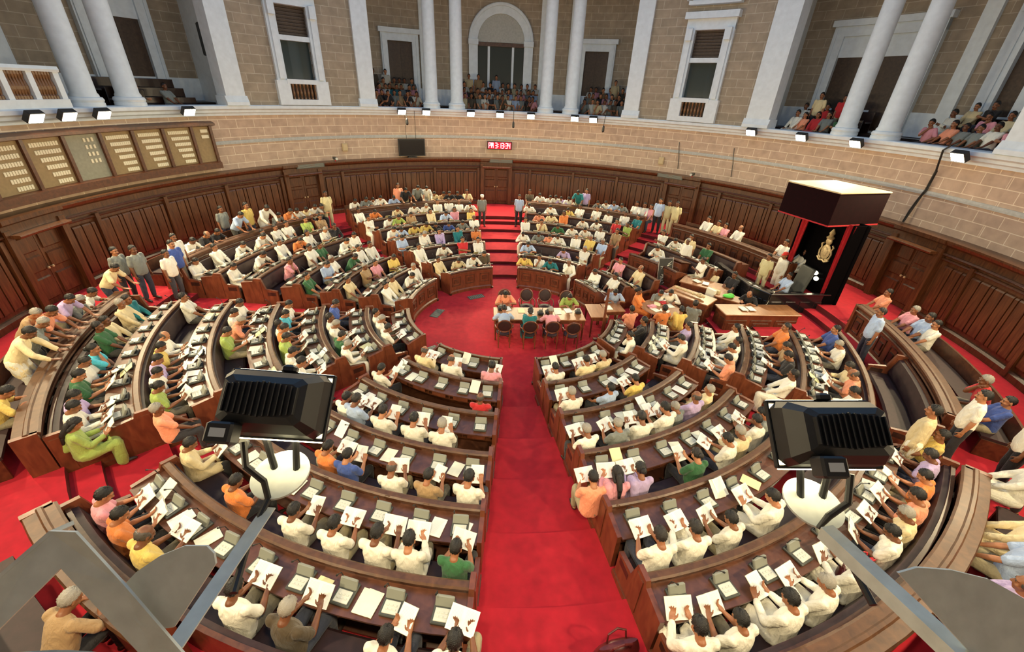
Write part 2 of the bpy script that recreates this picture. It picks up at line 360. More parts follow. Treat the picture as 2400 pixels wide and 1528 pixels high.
for i, (a0, a1) in enumerate([(62.8, 125.6), (-1.8, 41.2), (147.0, 189)]):
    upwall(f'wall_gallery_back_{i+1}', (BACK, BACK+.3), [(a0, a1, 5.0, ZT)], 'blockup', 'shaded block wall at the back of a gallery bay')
    upwall(f'baseboard_gallery_{i+1}', (BACK-.06, BACK+.02), [(a0, a1, 5.9, 6.75)], 'white', 'pale dado along the back of a gallery bay')
g = G()
for a in (66.1, 122.3, 40.6, 1.9, 147.4, 185.6):
    d = .35; g.sweep([(13.6, 5.6), (13.6, ZT), (BACK+.2, ZT), (BACK+.2, 4.8), (13.9, 4.8), (13.9, 5.6)], a-d, a+d, 1)
struct('wall_gallery_sides', g, 'white')
# the windows in the two piers
def window(c, i, lab):
    g = G(); a0, a1 = c-2.75, c+2.75
    def fr(a, b, z0, z1, r0=13.28): g.sweep([(r0, z0), (r0, z1), (13.8, z1), (13.8, z0)], a, b, 3)
    fr(a0-1.75, a0, 6.05, 9.75); fr(a1, a1+1.75, 6.05, 9.75); fr(a0-1.75, a1+1.75, 9.55, 9.95)
    for s in (-1, 1):
        e = c+s*3.65; fr(e-.45, e+.45, 6.9, 9.6, 13.2); fr(e-1.2, e+1.2, 5.9, 6.85, 13.22); fr(e-.6, e+.6, 9.15, 9.6, 13.1)
    fr(a0-.2, a1+.2, 6.72, 6.9, 13.2); fr(a0, a1, 8.32, 8.5, 13.35); fr(a0-.2, a1+.2, 5.9, 6.12, 13.22)
    fr(a0-2.2, a1+2.2, 9.95, 10.2, 13.1); fr(a0-2.0, a1+2.0, 10.45, 10.6, 13.1)
    k = 13.12                                                      # pediment over it
    for s in (-1, 1):
        g.prism([P(k, c+s*5.2, 10.6), P(k, c+s*5.2, 10.75), P(k, c, 11.45), P(k, c, 11.28)], P(.35, c, 0))
    g.prism([P(13.3, c-4.6, 10.6), P(13.3, c, 11.3), P(13.3, c+4.6, 10.6)], P(.15, c, 0))
    fo = struct(f'window_{i}', g, 'white', label=lab)
    g = G(); g.sweep([(13.62, 6.9), (13.62, 8.32), (13.65, 8.32), (13.65, 6.9)], a0, a1, 3); g.build('window_pane', 'glass', fo)
    g = G(); g.sweep([(13.58, 8.5), (13.58, 9.55), (13.65, 9.55), (13.65, 8.5)], a0, a1, 3)
    for t in range(8): z = 8.55+t*.12; g.sweep([(13.55, z), (13.55, z+.06), (13.6, z+.1), (13.6, z)], a0, a1, 3)
    g.build('window_shade', 'dooru', fo)
    g = G()
    for t in range(8):
        a = a0+(a1-a0)*(t+.5)/8; g.lathe(P(13.42, a, 6.12), [(.05, 0), (.05, .06), (.03, .1), (.055, .22), (.06, .3), (.03, .45), (.05, .54), (.05, .6)], 10)
    g.build('baluster', 'balu', fo)
    g = G(); g.sweep([(13.6, 6.1), (13.6, 6.72), (13.66, 6.72), (13.66, 6.1)], a0, a1, 3); g.build('window_backing', 'dooru', fo)
window(136.4, 1, 'tall white framed window left of the middle bay'); window(51.7, 2, 'tall white framed window with pediment right of the middle bay')
# round columns
def column(a, i, lab, r=13.72):
    g = G(); c = P(r, a, 5.88)
    g.lathe(c, [(.44, 0), (.44, .1), (.42, .11), (.45, .18), (.42, .25), (.36, .27), (.36, .32), (.325, .38), (.31, 3.0), (.285, ZT-5.88)], 28)
    struct(f'column_{i}', g, 'white', smooth=True, label=lab)
for i, (a, l) in enumerate([(109.7, 'outer left column of the middle bay'), (104.1, 'inner left column of the middle bay'), (84.0, 'inner right column of the middle bay'), (78.3, 'outer right column of the middle bay'), (169.7, 'left column of the left bay'), (164.1, 'right column of the left bay'), (24.5, 'left column of the right bay'), (18.3, 'right column of the right bay')]):
    column(a, i+1, 'round white '+l)
g = G()
for a in (109, 103.2, 85.6, 79.8, 169, 163, 19.0, 15.5, 11.5, 7.5): g.sweep([(BACK-.14, 5.9), (BACK-.14, ZT), (BACK+.05, ZT), (BACK+.05, 5.9)], a-.85, a+.85, 2)
struct('trim_20', g, 'white', label='flat pilasters on the gallery back walls')
# gallery doors
def gdoor(a0, a1, z1, i, lab, fw=1.2, zo=None, transom=False):
    zo = zo or z1-.35; g = G()
    def fr(a, b, za, zb, r=BACK-.2): g.sweep([(r, za), (r, zb), (BACK+.1, zb), (BACK+.1, za)], a, b, 3)
    fr(a0, a0+fw, 5.9, z1); fr(a1-fw, a1, 5.9, z1); fr(a0, a1, zo, z1); fr(a0-.35, a1+.35, z1, z1+.22, BACK-.3)
    fr(a0+.2, a0+.5, 5.9, z1-.1, BACK-.25); fr(a1-.5, a1-.2, 5.9, z1-.1, BACK-.25)
    if transom: fr(a0+fw, a1-fw, zo-.75, zo, BACK-.1)
    fo = struct(f'door_{i}', g, 'white', label=lab)
    g = G(); g.sweep([(BACK-.03, 5.9), (BACK-.03, zo), (BACK+.02, zo), (BACK+.02, 5.9)], a0+fw, a1-fw, 2)
    m = (a0+a1)/2
    for s in (-1, 1): g.sweep([(BACK-.05, 6.0), (BACK-.05, zo-.1), (BACK, zo-.1), (BACK, 6.0)], *sorted((m+s*.15, m+s*(abs(a1-a0)/2-fw-.1))), n=1)
    g.build('door_leaf', 'dooru', fo)
gdoor(110.2, 117.2, 9.3, 11, 'dark gallery door left of the arch'); gdoor(71.6, 78.6, 9.3, 12, 'dark gallery door right of the arch')
gdoor(22.8, 36.2, 9.75, 13, 'wide white framed gallery door in the right bay', 1.5, transom=True); gdoor(9, 15.5, 9.7, 15, 'second gallery door in the right bay', 1.1)
gdoor(151.9, 160.5, 9.75, 14, 'wide white framed gallery door in the left bay', 1.5, transom=True)
g = G(); c, r0 = 94.1, BACK-.2; hw, ow = 4.6, 6.35                       # the arch
for s in (-1, 1):
    a, b = sorted((c+s*hw, c+s*ow)); g.sweep([(r0, 5.9), (r0, 9.15), (BACK+.1, 9.15), (BACK+.1, 5.9)], a, b, 2); g.sweep([(r0-.08, 9.05), (r0-.08, 9.3), (BACK+.1, 9.3), (BACK+.1, 9.05)], a-.1, b+.1, 2)
N_ = 24
ctr = P(r0, c, 9.2); tx = Vector((-math.sin(R_(c)), math.cos(R_(c)), 0)); ro = 1.84; ri = 1.33
for i in range(N_):
    t0, t1 = math.pi*i/N_, math.pi*(i+1)/N_
    q = [ctr+tx*math.cos(t)*r+Vector((0, 0, math.sin(t)*r)) for t, r in ((t0, ri), (t0, ro), (t1, ro), (t1, ri))]
    g.prism(q, P(.25, c, 0))
    q = [ctr+tx*math.cos(t)*r+Vector((0, 0, math.sin(t)*r))-P(.07, c, 0) for t, r in ((t0, ro-.16), (t0, ro-.04), (t1, ro-.04), (t1, ro-.16))]; g.prism(q, P(.1, c, 0))
fo = struct('door_16', g, 'white', label='tall arched glass door at the middle of the gallery')
g = G(); g.sweep([(BACK-.06, 5.9), (BACK-.06, 9.0), (BACK+.02, 9.0), (BACK+.02, 5.9)], c-hw, c+hw, 3); g.build('door_pane', 'glass', fo)
g = G()
for a in (c+2.4, c-2.4): g.sweep([(BACK-.12, 5.9), (BACK-.12, 9.0), (BACK, 9.0), (BACK, 5.9)], a-.22, a+.22, 1)
g.build('door_mullion', 'white', fo)
g = G(); g.sweep([(BACK-.15, 9.0), (BACK-.15, 9.18), (BACK, 9.18), (BACK, 9.0)], c-hw, c+hw, 2); g.build('door_rail', 'rail', fo)
g = G(); g.prism([ctr+P(.12, c, 0)+tx*math.cos(math.pi*i/16)*1.35+Vector((0, 0, math.sin(math.pi*i/16)*1.35)) for i in range(17)], P(.05, c, 0)); g.build('door_fanlight', 'band', fo)
# balustrade at far left
g = G(); g.sweep([(13.3, 6.78), (13.27, 6.84), (13.3, 6.92), (13.62, 6.92), (13.62, 6.78)], 173, 185.4); fo = struct('trim_21', g, 'white', label='white balustrade with turned brown balusters at far left')
g = G()
for a in (173.2, 176.2, 179.2, 182.2, 185.0): g.sweep([(13.34, 5.88), (13.34, 6.78), (13.58, 6.78), (13.58, 5.88)], a-.2, a+.45, 1)
g.sweep([(13.3, 5.88), (13.3, 6.1), (13.6, 6.1), (13.6, 5.88)], 173, 185.4); g.build('post', 'white', fo)
g = G()
for a0 in (173.7, 176.7, 179.7, 182.7):
    for t in range(7): g.lathe(P(13.46, a0+.15+t*.33, 6.1), [(.05, 0), (.05, .08), (.03, .12), (.055, .24), (.06, .32), (.03, .5), (.05, .6), (.05, .68)], 8)
g.build('baluster', 'balu', fo)
# stepped gallery floors, ceiling
g = G()
for a0, a1, h in ((65.5, 122.9, .35), (1.0, 41, .3), (147, 186.5, .3)): g.sweep([(13.9, 4.8), (13.9, 5.0+h), (14.95, 5.0+h), (14.95, 5.28+h), (15.62, 5.28+h), (15.62, 5.58+h), (BACK, 5.58+h), (BACK, 4.8)], a0, a1)
struct('floor_gallery', g, 'darkwood')
g = G(); g.sweep([(11.6, ZT), (11.6, ZT+.3), (17, ZT+.3), (17, ZT)], 0, 360, 72); struct('ceiling', g, 'ceil')
# ------------------------------------------------------------------ things on the walls
def lamp_light(parent, loc, aim, power, size=.3):
    l = bpy.data.lights.new('flood_light', 'AREA'); l.shape = 'RECTANGLE'; l.size = size; l.size_y = size*.7; l.energy = power; l.color = (1, .81, .49); l.spread = R_(150)
    o = bpy.data.objects.new('flood_light', l); COL.objects.link(o); d = (Vector(aim)-Vector(loc))
    o.matrix_world = Matrix.Translation(loc) @ d.to_track_quat('-Z', 'Y').to_matrix().to_4x4(); return o
LAMPS = [(179.2, 'left end of the rail under the balustrade'), (175.2, 'second from the left under the balustrade'), (170.7, 'below the left bay column'), (158.1, 'above the names board'), (117.1, 'above the wall television'), (111.6, 'below the outer left column'), (101.3, 'left of the arch'), (94.4, 'below the arch'), (87.1, 'right of the arch'), (76.8, 'below the outer right column'), (72.5, 'right of the outer right column'), (38.6, 'below the pilaster beside the right bay'), (29.3, 'left part of the right bay'), (20.1, 'below the right bay column'), (5.2, 'right end of the rail'),
         (-8, 0), (-22, 0), (-38, 0), (-52, 0), (-66, 0), (-112, 0), (-128, 0), (-142, 0), (-156, 0), (-168, 0)]
for a, lab in LAMPS:
    c = P(13.02, a, 5.72); ax = -P(1, a, 0); tg = Vector((-math.sin(R_(a)), math.cos(R_(a)), 0)); dn = (ax*.8-Vector((0, 0, .6))).normalized(); up = tg.cross(dn)
    rot = Matrix((tg, dn, up)).transposed()
    if lab:
        t = thing('rail_floodlight', c, 'lit floodlight on the gallery rail, '+lab, 'light', 'floodlights along the gallery rail')
        g = G(); g.bbox(c, (.42, .16, .30), rot); g.build('housing', 'black', t, c)
        g = G(); g.box(c+dn*.085, (.37, .012, .25), rot); g.build('lamp_glass', 'lampglass', t, c)
        g = G(); g.path([c+tg*.16, c+tg*.16-ax*.12, c-ax*.15-tg*.0+Vector((0, 0, .0)), P(13.3, a, 5.8)], .012, 6); g.build('bracket_arm', 'black', t, c)
    lamp_light(None, c+dn*.11, P(3.0, a, .5), LAMP_W)
# names board
g = G(); t = thing('names_board', P(13.3, 169, 3.6), 'long tan board of name strips in a dark wood frame on the left wall', 'board')
o = t.location; g.sweep([(13.3, 3.62), (13.12, 3.64), (13.12, 3.86), (13.3, 3.9)], 154.6, 196); g.sweep([(13.3, 5.15), (13.08, 5.2), (13.08, 5.28), (13.3, 5.34)], 154.2, 196)
g.sweep([(13.36, 3.64), (13.36, 5.3), (13.54, 5.3), (13.54, 3.64)], 154.6, 196)
EDG = [154.8, 157.9, 162.4, 166.9, 171.4, 176.2, 181.2, 186.4, 191.5, 196]
for a in EDG: g.sweep([(13.2, 3.8), (13.2, 5.2), (13.4, 5.2), (13.4, 3.8)], a-.22, a+.22, 1)
g.build('frame', 'bench', t, o)
for i in range(len(EDG)-1):
    a0, a1 = EDG[i]+.22, EDG[i+1]-.22; grey = i == 4
    g = G(); g.sweep([(13.28, 3.88), (13.28, 5.18), (13.37, 5.18), (13.37, 3.88)], a0, a1, 3); pn = g.build('names_panel', 'boardgrey' if grey else 'boardtan', t, o)
    if grey: pn['label'] = 'greyer panel with fewer strips'
    g = G(); rows = 4 if grey else (2 if i == 0 else 6)
    for rr in range(rows):
        nn = 3 if grey else max(4, 11-rr) if i else 6; z = 5.06-rr*.2
        for q in range(nn):
            a = a0+(a1-a0)*((.06 if not grey else .1)+.84*(q+.5)/(12 if not grey else 7)); g.sweep([(13.262, z-.11), (13.262, z), (13.29, z), (13.29, z-.11)], a, a+.25, 1)
    g.build('name_strip', 'strip', pn, o)
# television, clock
c = P(13.3, 115.1, 3.98); t = thing('wall_television', c, 'dark flat television hung on the block wall', 'television'); rz = R_(115.1-90)
g = G(); g.bbox(c, (1.42, .09, .86), rz); g.bbox(c-Vector((0, 0, .48)), (.5, .2, .06), rz); g.build('casing', 'black', t, c)
g = G(); g.box(c-P(.05, 115.1, 0), (1.3, .01, .74), rz); g.build('screen', 'screen', t, c)
g = G()
for s in (-.25, .25): p = c+P(0, 0, .4)+Vector((-math.sin(R_(115.1)), math.cos(R_(115.1)), 0))*s; g.path([p, p+Vector((0, 0, .8)), p+Vector((0, 0, 1.45))-P(.04, 115.1, 0)], .012, 6)
g.build('hanging_cable', 'black', t, c)
c = P(13.36, 94.3, 4.14); t = thing('digital_clock', c, 'red lit digital clock on the block wall', 'clock'); rz = R_(4.3)
g = G(); g.bbox(c, (1.38, .12, .42), rz); g.build('casing', 'black', t, c); g = G(); g.box(c-P(.062, 94.3, 0), (1.3, .006, .35), rz); g.build('display', 'ledback', t, c)
SEGS = {'0': 'abcdef', '1': 'bc', '2': 'abged', '3': 'abgcd', '4': 'fgbc', 'P': 'abfeg', 'M': 'abcefh', ':': ''}
tx = Vector((math.sin(R_(94.3)), -math.cos(R_(94.3)), 0)); x = -.60; g = G()
for ch in 'PM 3:13:34':
    if ch == ' ': x += .07; continue
    b = c-P(.07, 94.3, 0)+tx*x; W_, H_ = .1, .13
    sg = {'a': (W_/2, H_, W_, .026), 'd': (W_/2, -H_, W_, .026), 'g': (W_/2, 0, W_, .026), 'f': (0, H_/2, .026, H_), 'b': (W_, H_/2, .026, H_), 'e': (0, -H_/2, .026, H_), 'c': (W_, -H_/2, .026, H_), 'h': (W_/2, .05, .022, .16)}
    if ch == ':':
        for z in (-.05, .05): g.box(b+tx*.02+Vector((0, 0, z)), (.028, .01, .028), rz)
        x += .07; continue
    for s in SEGS[ch]: u, v, a_, b_ = sg[s]; g.box(b+tx*u+Vector((0, 0, v)), (a_, .01, b_), rz)
    x += .145
g.build('digit_segment', 'led', t, c)
# vents on the panelling top, small cameras, box, hanging microphones, cable, loudspeakers
for a, l in ((138.3, 'left'), (93.9, 'middle'), (52.9, 'right')):
    c = P(13.1, a, 3.38); t = thing('air_vent', c, f'grey slatted vent in the panelling frieze, {l} of three', 'vent', 'vents in the frieze'); g = G(); g.sweep([(12.95, 3.28), (12.95, 3.46), (13.1, 3.46), (13.1, 3.28)], a-2.9, a+2.9)
    g.build('frame', 'dgrey', t, c); g = G()
    for z in (3.31, 3.35, 3.39, 3.43): g.sweep([(12.94, z), (12.94, z+.02), (12.96, z+.02), (12.96, z)], a-2.7, a+2.7)
    g.build('slat', 'grey', t, c)
for a, z, l in ((132.6, 3.6, 'left of the wall television'), (48.4, 3.6, 'above the far right door')):
    c = P(13.15, a, z); t = thing('security_camera', c, f'small dark camera on the panelling {l}', 'camera', 'small wall cameras'); g = G(); g.bbox(c, (.14, .3, .12), R_(a-90)); g.build('housing', 'dgrey', t, c); g = G(); g.tube(c-P(.14, a, 0), c-P(.22, a, 0), .05, .06); g.build('lens', 'keypad', t, c); g = G(); g.tube(c, c-Vector((0, 0, .14)), .025); g.build('mount', 'redplastic', t, c)
for a, z, l in ((129.7, 4.05, 'left of the television'), (56.2, 4.0, 'right of the clock')):
    g = G(); c = P(13.46, a, z); g.bbox(c, (.26, .12, .36), R_(a-90), b=.02); g.bbox(c-P(.06, a, 0), (.2, .02, .28), R_(a-90), b=.01); tag(g.build('wall_box', 'cream', None, c), f'small cream junction box on the block wall {l}', 'box', 'cream wall boxes')
for a, z, l in ((91.2, 5.25, 'right of the clock'), (69.9, 5.3, 'below the right gallery visitors'), (116.1, 5.25, 'above the television')):
    c = P(12.95, a, z); t = thing('hanging_microphone', c, f'small black microphone hanging from the rail {l}', 'microphone', 'microphones hanging from the rail'); g = G(); g.tube(c-Vector((0, 0, .1)), c+Vector((0, 0, .1)), .07, .06, dome=True); g.build('head', 'black', t, c); g = G(); g.path([c+Vector((0, 0, .1)), c+Vector((0, 0, .45))+P(.1, a+.4, 0), P(13.2, a, 5.9)], .014, 6); g.build('hanging_cable', 'black', t, c)
g = G(); g.path([P(13.2, 7.6, 5.95), P(13.17, 8.2, 5.8), P(13.4, 8.6, 5.2), P(13.46, 8.9, 4.6), P(13.44, 9.3, 4.2), P(13.42, 9.5, 3.9), P(13.4, 9.6, 3.5)], .028, 8); g.path([P(13.45, 8.6, 5.2), P(13.46, 8.7, 4.6), P(13.46, 9.0, 4.4), P(13.4, 9.5, 3.5)], .018, 6)
tag(g.build('wall_cable', 'black', None, P(13.4, 9.6, 3.5)), 'thick black cable hanging down the right block wall', 'cable')
for a, l in ((52.6, 'left'), (41.3, 'right')):
    g = G(); g.path([P(13.49, a+.6, 4.95), P(13.47, a+.3, 4.6), P(13.49, a, 4.25), P(13.49, a-.3, 3.7)], .016, 6); tag(g.build('thin_wall_cable', 'dgrey', None, P(13.49, a, 3.7)), f'thin dark cable on the block wall, {l} of two', 'cable', 'thin wall cables')
for a, l in ((148.3, 'left'), (39.5, 'right')):
    c = P(14.3, a+(.9 if l == 'left' else -.9), 8.1); t = thing('gallery_loudspeaker', c, f'slim black loudspeaker on the {l} bay side wall', 'loudspeaker', 'gallery loudspeakers'); g = G(); g.bbox(c, (.3, .45, 1.1), R_(a-90), b=.04); g.build('cabinet', 'black', t, c); g = G(); g.bbox(c-P(.23, a, 0), (.26, .03, 1.0), R_(a-90), b=.01); g.build('grille', 'dgrey', t, c)
# floor grates in the well
for r, a, l in ((2.7, 121, 'in front of the far left desk'), (2.78, 164, 'in front of the back left desk'), (2.9, -142, 'beside the left front desk'), (2.9, -40, 'beside the right front desk')):
    c = P(r-.15, a, .004); t = thing('floor_grate', c, f'dark metal floor grate {l}', 'grate', 'floor grates in the well'); rz = R_(a-90); g = G(); g.bbox(c, (.62, .3, .012), rz, b=.003); g.build('frame', 'dgrey', t, c); g = G()
    for i in range(9): g.box(c+Vector((math.cos(rz), math.sin(rz), 0))*(-.26+i*.065)+Vector((0, 0, .008)), (.025, .26, .006), rz)
    g.build('bar', 'grey', t, c)

# ------------------------------------------------------------------ benches, desks, barriers
def carved(g, r, a, z0, z1, hw, out=-1):      # a square sunk panel with a raised boss, standing on the outline of radius r
    d = .02*out; c = (z0+z1)/2; h = (z1-z0)/2
    for A, B, C, D in ((a-hw, a+hw, z1-.03, z1), (a-hw, a+hw, z0, z0+.03), (a-hw, a-hw+.03/r*57.3, z0, z1), (a+hw-.03/r*57.3, a+hw, z0, z1)):
        g.sweep([(r, C), (r+d, C), (r+d, D), (r, D)], A, B, 2)
    q = hw*.5; g.sweep([(r, c-h*.45), (r+d*1.4, c-h*.4), (r+d*1.4, c+h*.4), (r, c+h*.45)], a-q, a+q, 2)
def end_panel(g, az, R, f, zr, desk=True, t=.07, mi=0):
    p = [(R-.62, f), (R-.62, f+.58), (R-.40, f+.62), (R-.26, f+.64), (R-.17, zr+.01), (R+.05, zr+.01)]
    p += [(R+.09, zr-.08), (R+.47, zr-.13), (R+.47, f+.13), (R+.05, f)] if desk else [(R+.05, f)]
    g.plate(p, az, t, mi)
    p2 = [(R-.14, f+.2), (R-.14, zr-.08), (R+.02, zr-.08), (R+.02, f+.2)]; g.plate(p2, az, t+.024, mi)
    g.plate([(R-.66, f), (R-.66, f+.1), (R+.05, f+.1), (R+.05, f)], az, t+.03, mi)
def bench(sec, k):
    a0, a1 = SEC[sec] if (sec, k) != ('S7', 6) else (-36, -20); R = RK[k+1]-((.24 if sec == 'S7' else .1) if k == 6 else 0); f = FL[k]; zr = rail_z(k+1); last = k == 6 or (sec == 'S7' and k == 5) or (sec == 'S6' and k == 2)
    zr = f+.976; o = P(R-.3, (a0+a1)/2, f)
    t = thing('bench', o, f'curved maroon leather bench, {rowname(k)} of the {BLOCK[sec]}', 'bench', 'curved members benches')
    e = .035/R*57.3
    g = G(); g.sweep([(R-.56, f+.02), (R-.56, f+.33), (R-.14, f+.33), (R-.14, f+.02)], a0+e, a1-e); g.build('seat_base', 'bench', t, o)
    g = G(); g.sweep([(R-.60, f+.34), (R-.61, f+.40), (R-.57, f+.44), (R-.16, f+.43), (R-.14, f+.34)], a0+e, a1-e); g.build('seat', 'leather', t, o)
    g = G(); g.sweep([(R-.16, f+.40), (R-.19, f+.5), (R-.11, zr-.1), (R-.03, zr-.08), (R-.03, f+.40)], a0+e, a1-e); g.build('backrest', 'leather', t, o)
    g = G(); g.sweep([(R-.035, f), (R-.035, zr-.05), (R+.02, zr-.05), (R+.02, f)], a0+e, a1-e); g.build('back_panel', 'bench', t, o)
    if k < 6:
        g = G(); g.sweep([(R-.065, zr-.06), (R-.075, zr-.02), (R-.05, zr), (R+.025, zr), (R+.05, zr-.02), (R+.045, zr-.06)], a0-e*.5, a1+e*.5); g.build('top_rail', 'rail', t, o)
    if not last:
        zt = zr-.13; f2 = FL[k+1]
        g = G(); g.sweep([(R+.02, zt), (R+.50, zt-.015), (R+.50, zt-.045), (R+.02, zt-.03)], a0+e, a1-e); g.build('desk_top', 'desk', t, o)
        g = G(); g.sweep([(R+.02, zt-.2), (R+.42, zt-.2), (R+.42, zt-.22), (R+.02, zt-.22)], a0+e, a1-e); n = k+4
        for i in range(n+1): a = a0+e*2+(a1-a0-4*e)*i/n; g.plate([(R+.02, zt-.2), (R+.02, zt-.03), (R+.42, zt-.04), (R+.42, zt-.2)], a, .02)
        g.build('shelf', 'bench', t, o)
        for i in range(n): g = G(); a = a0+e*2+(a1-a0-4*e)*(i+.5)/n; h = (a1-a0)/n*.3; g.sweep([(R+.40, zt-.19), (R+.40, zt-.07), (R+.425, zt-.07), (R+.425, zt-.19)], a-h, a+h, 2); g.build('drawer_front', 'endwood', t, o)
        g = G(); g.sweep([(R+.06, f2+.10), (R+.36, f2+.04), (R+.36, f2+.0), (R+.06, f2+.0)], a0+e, a1-e); g.build('footrest', 'desk', t, o)
    for a in (a0, a1):
        g = G(); end_panel(g, a, R, f, zr, not last); ep = g.build('end_panel', 'endwood', t, o)
        g = G(); g.plate([(R-.56, f+.42), (R-.56, f+.54), (R-.30, f+.54), (R-.30, f+.42)], a, .075)
        g.build('armrest_fretwork', 'darkwood', ep, o)
def front_desk(sec, R=None, f=0, a0=None, a1=None, lab=None):
    R = R or RK[1]; A0, A1 = SEC[sec]; a0 = A0+1 if a0 is None else a0; a1 = A1-1 if a1 is None else a1; z = f+.83; o = P(R+.2, (a0+a1)/2, f)
    t = thing('front_desk', o, lab or f'curved carved front desk at the well, {BLOCK[sec]}', 'desk', 'curved front desks')
    g = G(); g.sweep([(R-.02, z-.02), (R-.04, z+.01), (R, z+.04), (R+.07, z+.04), (R+.07, z-.04), (R, z-.04)], a0, a1); g.build('top_rail', 'rail', t, o)
    g = G(); g.sweep([(R+.03, z-.10), (R+.52, z-.13), (R+.52, z-.16), (R+.03, z-.13)], a0, a1); g.build('desk_top', 'desk', t, o)
    g = G(); g.sweep([(R, f+.04), (R, z-.02), (R+.05, z-.02), (R+.05, f+.04)], a0, a1); g.sweep([(R-.04, f), (R-.04, f+.1), (R-.01, f+.14), (R+.05, f+.14), (R+.05, f)], a0, a1); g.sweep([(R-.03, z-.1), (R-.03, z-.06), (R, z-.06), (R, z-.1)], a0, a1)
    fp = g.build('front_panel', 'endwood', t, o)
    g = G(); n = 3 if a1-a0 > 20 else 2
    for i in range(n): carved(g, R, a0+(a1-a0)*(i+.5)/n, f+.3, z-.18, (a1-a0)/n*.32)
    g.build('carved_panel', 'bench', fp, o)
    for a in (a0, a1): g = G(); g.plate([(R-.03, f), (R-.03, z+.04), (R+.08, z+.04), (R+.54, z-.1), (R+.54, f)], a, .06); g.build('end_panel', 'endwood', t, o)
    g = G()
    for a in (a0, a1): g.tube(P(R-.02, a, f), P(R-.02, a, f+.07), .05, .06)
    g.build('bun_foot', 'darkwood', t, o)
def barrier(sec, a0, a1, lab):
    R = 10.50 if 'right of the dais' not in lab else 10.36; f = .63; z = 1.734; o = P(R+.2, (a0+a1)/2, f); t = thing('visitors_barrier', o, 'curved wooden visitors barrier with wide moulded top, '+lab, 'barrier', 'visitors barriers')
    g = G(); g.sweep([(R+.02, f), (R+.02, z-.05), (R+.08, z-.05), (R+.08, f)], a0, a1); g.sweep([(R-.0, f), (R-.0, f+.16), (R+.02, f+.2), (R+.04, f+.2), (R+.04, f)], a0, a1); g.sweep([(R-.02, z-.22), (R-.03, z-.19), (R-.02, z-.16), (R+.03, z-.16), (R+.03, z-.22)], a0, a1); fp = g.build('front_panel', 'bench', t, o)
    g = G(); n = max(2, int((a1-a0)/3))
    for i in range(n): carved(g, R+.02, a0+(a1-a0)*(i+.5)/n, f+.3, z-.3, (a1-a0)/n*.3)
    g.build('carved_panel', 'darkwood', fp, o)
    g = G(); g.sweep([(R-.06, z-.05), (R-.07, z-.02), (R-.04, z), (R+.06, z), (R+.08, z+.02), (R+.12, z+.02), (R+.14, z), (R+.27, z-.01), (R+.29, z-.05)], a0, a1); g.build('cap', 'rail', t, o)
    g = G(); g.sweep([(R+.22, .95), (R+.22, z-.04), (R+.26, z-.04), (R+.26, .95)], a0, a1); g.build('inner_panel', 'bench', t, o)
    for a in (a0, a1): g = G(); g.plate([(R-.03, f), (R-.03, z), (R+.29, z), (R+.29, f)], a, .09); g.build('end_post', 'endwood', t, o)
for s in SEC:
    for k in ROWS.get(s, range(1, 7)): bench(s, k)
for s in ('S1', 'S2', 'S3', 'S4', 'S5', 'S8'): front_desk(s)
front_desk('S7', a0=-38, a1=-15); front_desk('S6', a0=22, a1=43)
front_desk('S6', R=RK[4]-.02, f=FL[3], a0=24, a1=44, lab='long carved wooden desk behind the easel and the speech rostrum')
VIS = {'S1': (-125.5, -110), 'S2': (-168.5, -136.0), 'S3': (146.5, 181), 'S4': (103.0, 136.3), 'S5': (53.0, 86.3), 'S6': (14, 45), 'S7': (-34, -4.5), 'S8': (-78.2, -43)}
VN = {'S1': 'lower left corner', 'S2': 'along the left block', 'S3': 'behind the back left block', 'S4': 'left of the red steps', 'S5': 'right of the red steps', 'S6': 'left of the dais', 'S7': 'right of the dais', 'S8': 'lower right corner'}
for s, (a0, a1) in VIS.items():
    barrier(s, a0, a1, VN[s]); o = P(11.3, (a0+a1)/2, .95)
    t = thing('visitors_bench', o, 'plain wooden visitors bench behind the barrier '+VN[s], 'bench', 'visitors benches')
    g = G(); g.sweep([(11.0, 1.33), (11.0, 1.39), (11.42, 1.39), (11.42, 1.33)], a0+1, a1-1); g.build('seat', 'leather', t, o)
    g = G(); g.sweep([(11.42, 1.0), (11.45, 1.72), (11.5, 1.72), (11.5, .95), (11.42, .95)], a0+1, a1-1); g.build('backrest', 'bench', t, o)
    for a in (a0+1, (a0+a1)/2, a1-1): g = G(); g.plate([(11.02, .95), (11.02, 1.33), (11.42, 1.33), (11.42, .95)], a, .06); g.build('leg', 'bench', t, o)
# consoles on the desks
g = G(); g.bbox((0, 0, .02), (.25, .30, .04)); con_base = g.mesh('console_base', 'dgrey')
g = G(); g.bbox((0, -.05, .045), (.19, .15, .014), b=.004)
for i in range(3):
    for j in range(2): g.bbox((-.05+.05*i, -.03-.045*j, .055), (.032, .02, .008), b=.002)
con_key = g.mesh('console_keypad', 'keypad')
g = G(); q = Matrix.Rotation(R_(-32), 3, 'X'); g.bbox((0, .09, .085), (.23, .045, .13), q); con_box = g.mesh('console_speaker', 'grey')
g = G(); g.path([(-.10, .12, .04), (-.10, .13, .14), (-.095, .11, .24), (-.085, .04, .31)], .006, 6); g.tube((-.085, .04, .31), (-.083, .02, .325), .012, .013, 8); con_mic = g.mesh('console_microphone', 'black')
g = G(); g.bbox((0, 0, .004), (.21, .30, .008), b=.002); pad_me = g.mesh('paper_pad', 'pad'); pady_me = g.mesh('yellow_paper_pad', 'padyellow')
g = G(); g.add([(-.105, -.15, .009), (.105, -.15, .009), (.105, .15, .009), (-.105, .15, .009)], [(0, 1, 2, 3)], 0, [[(0, 0), (1, 0), (1, 1), (0, 1)]]); g.bbox((0, 0, .004), (.21, .30, .008), b=.002); prt_me = g.mesh('printed_sheet', 'paper')
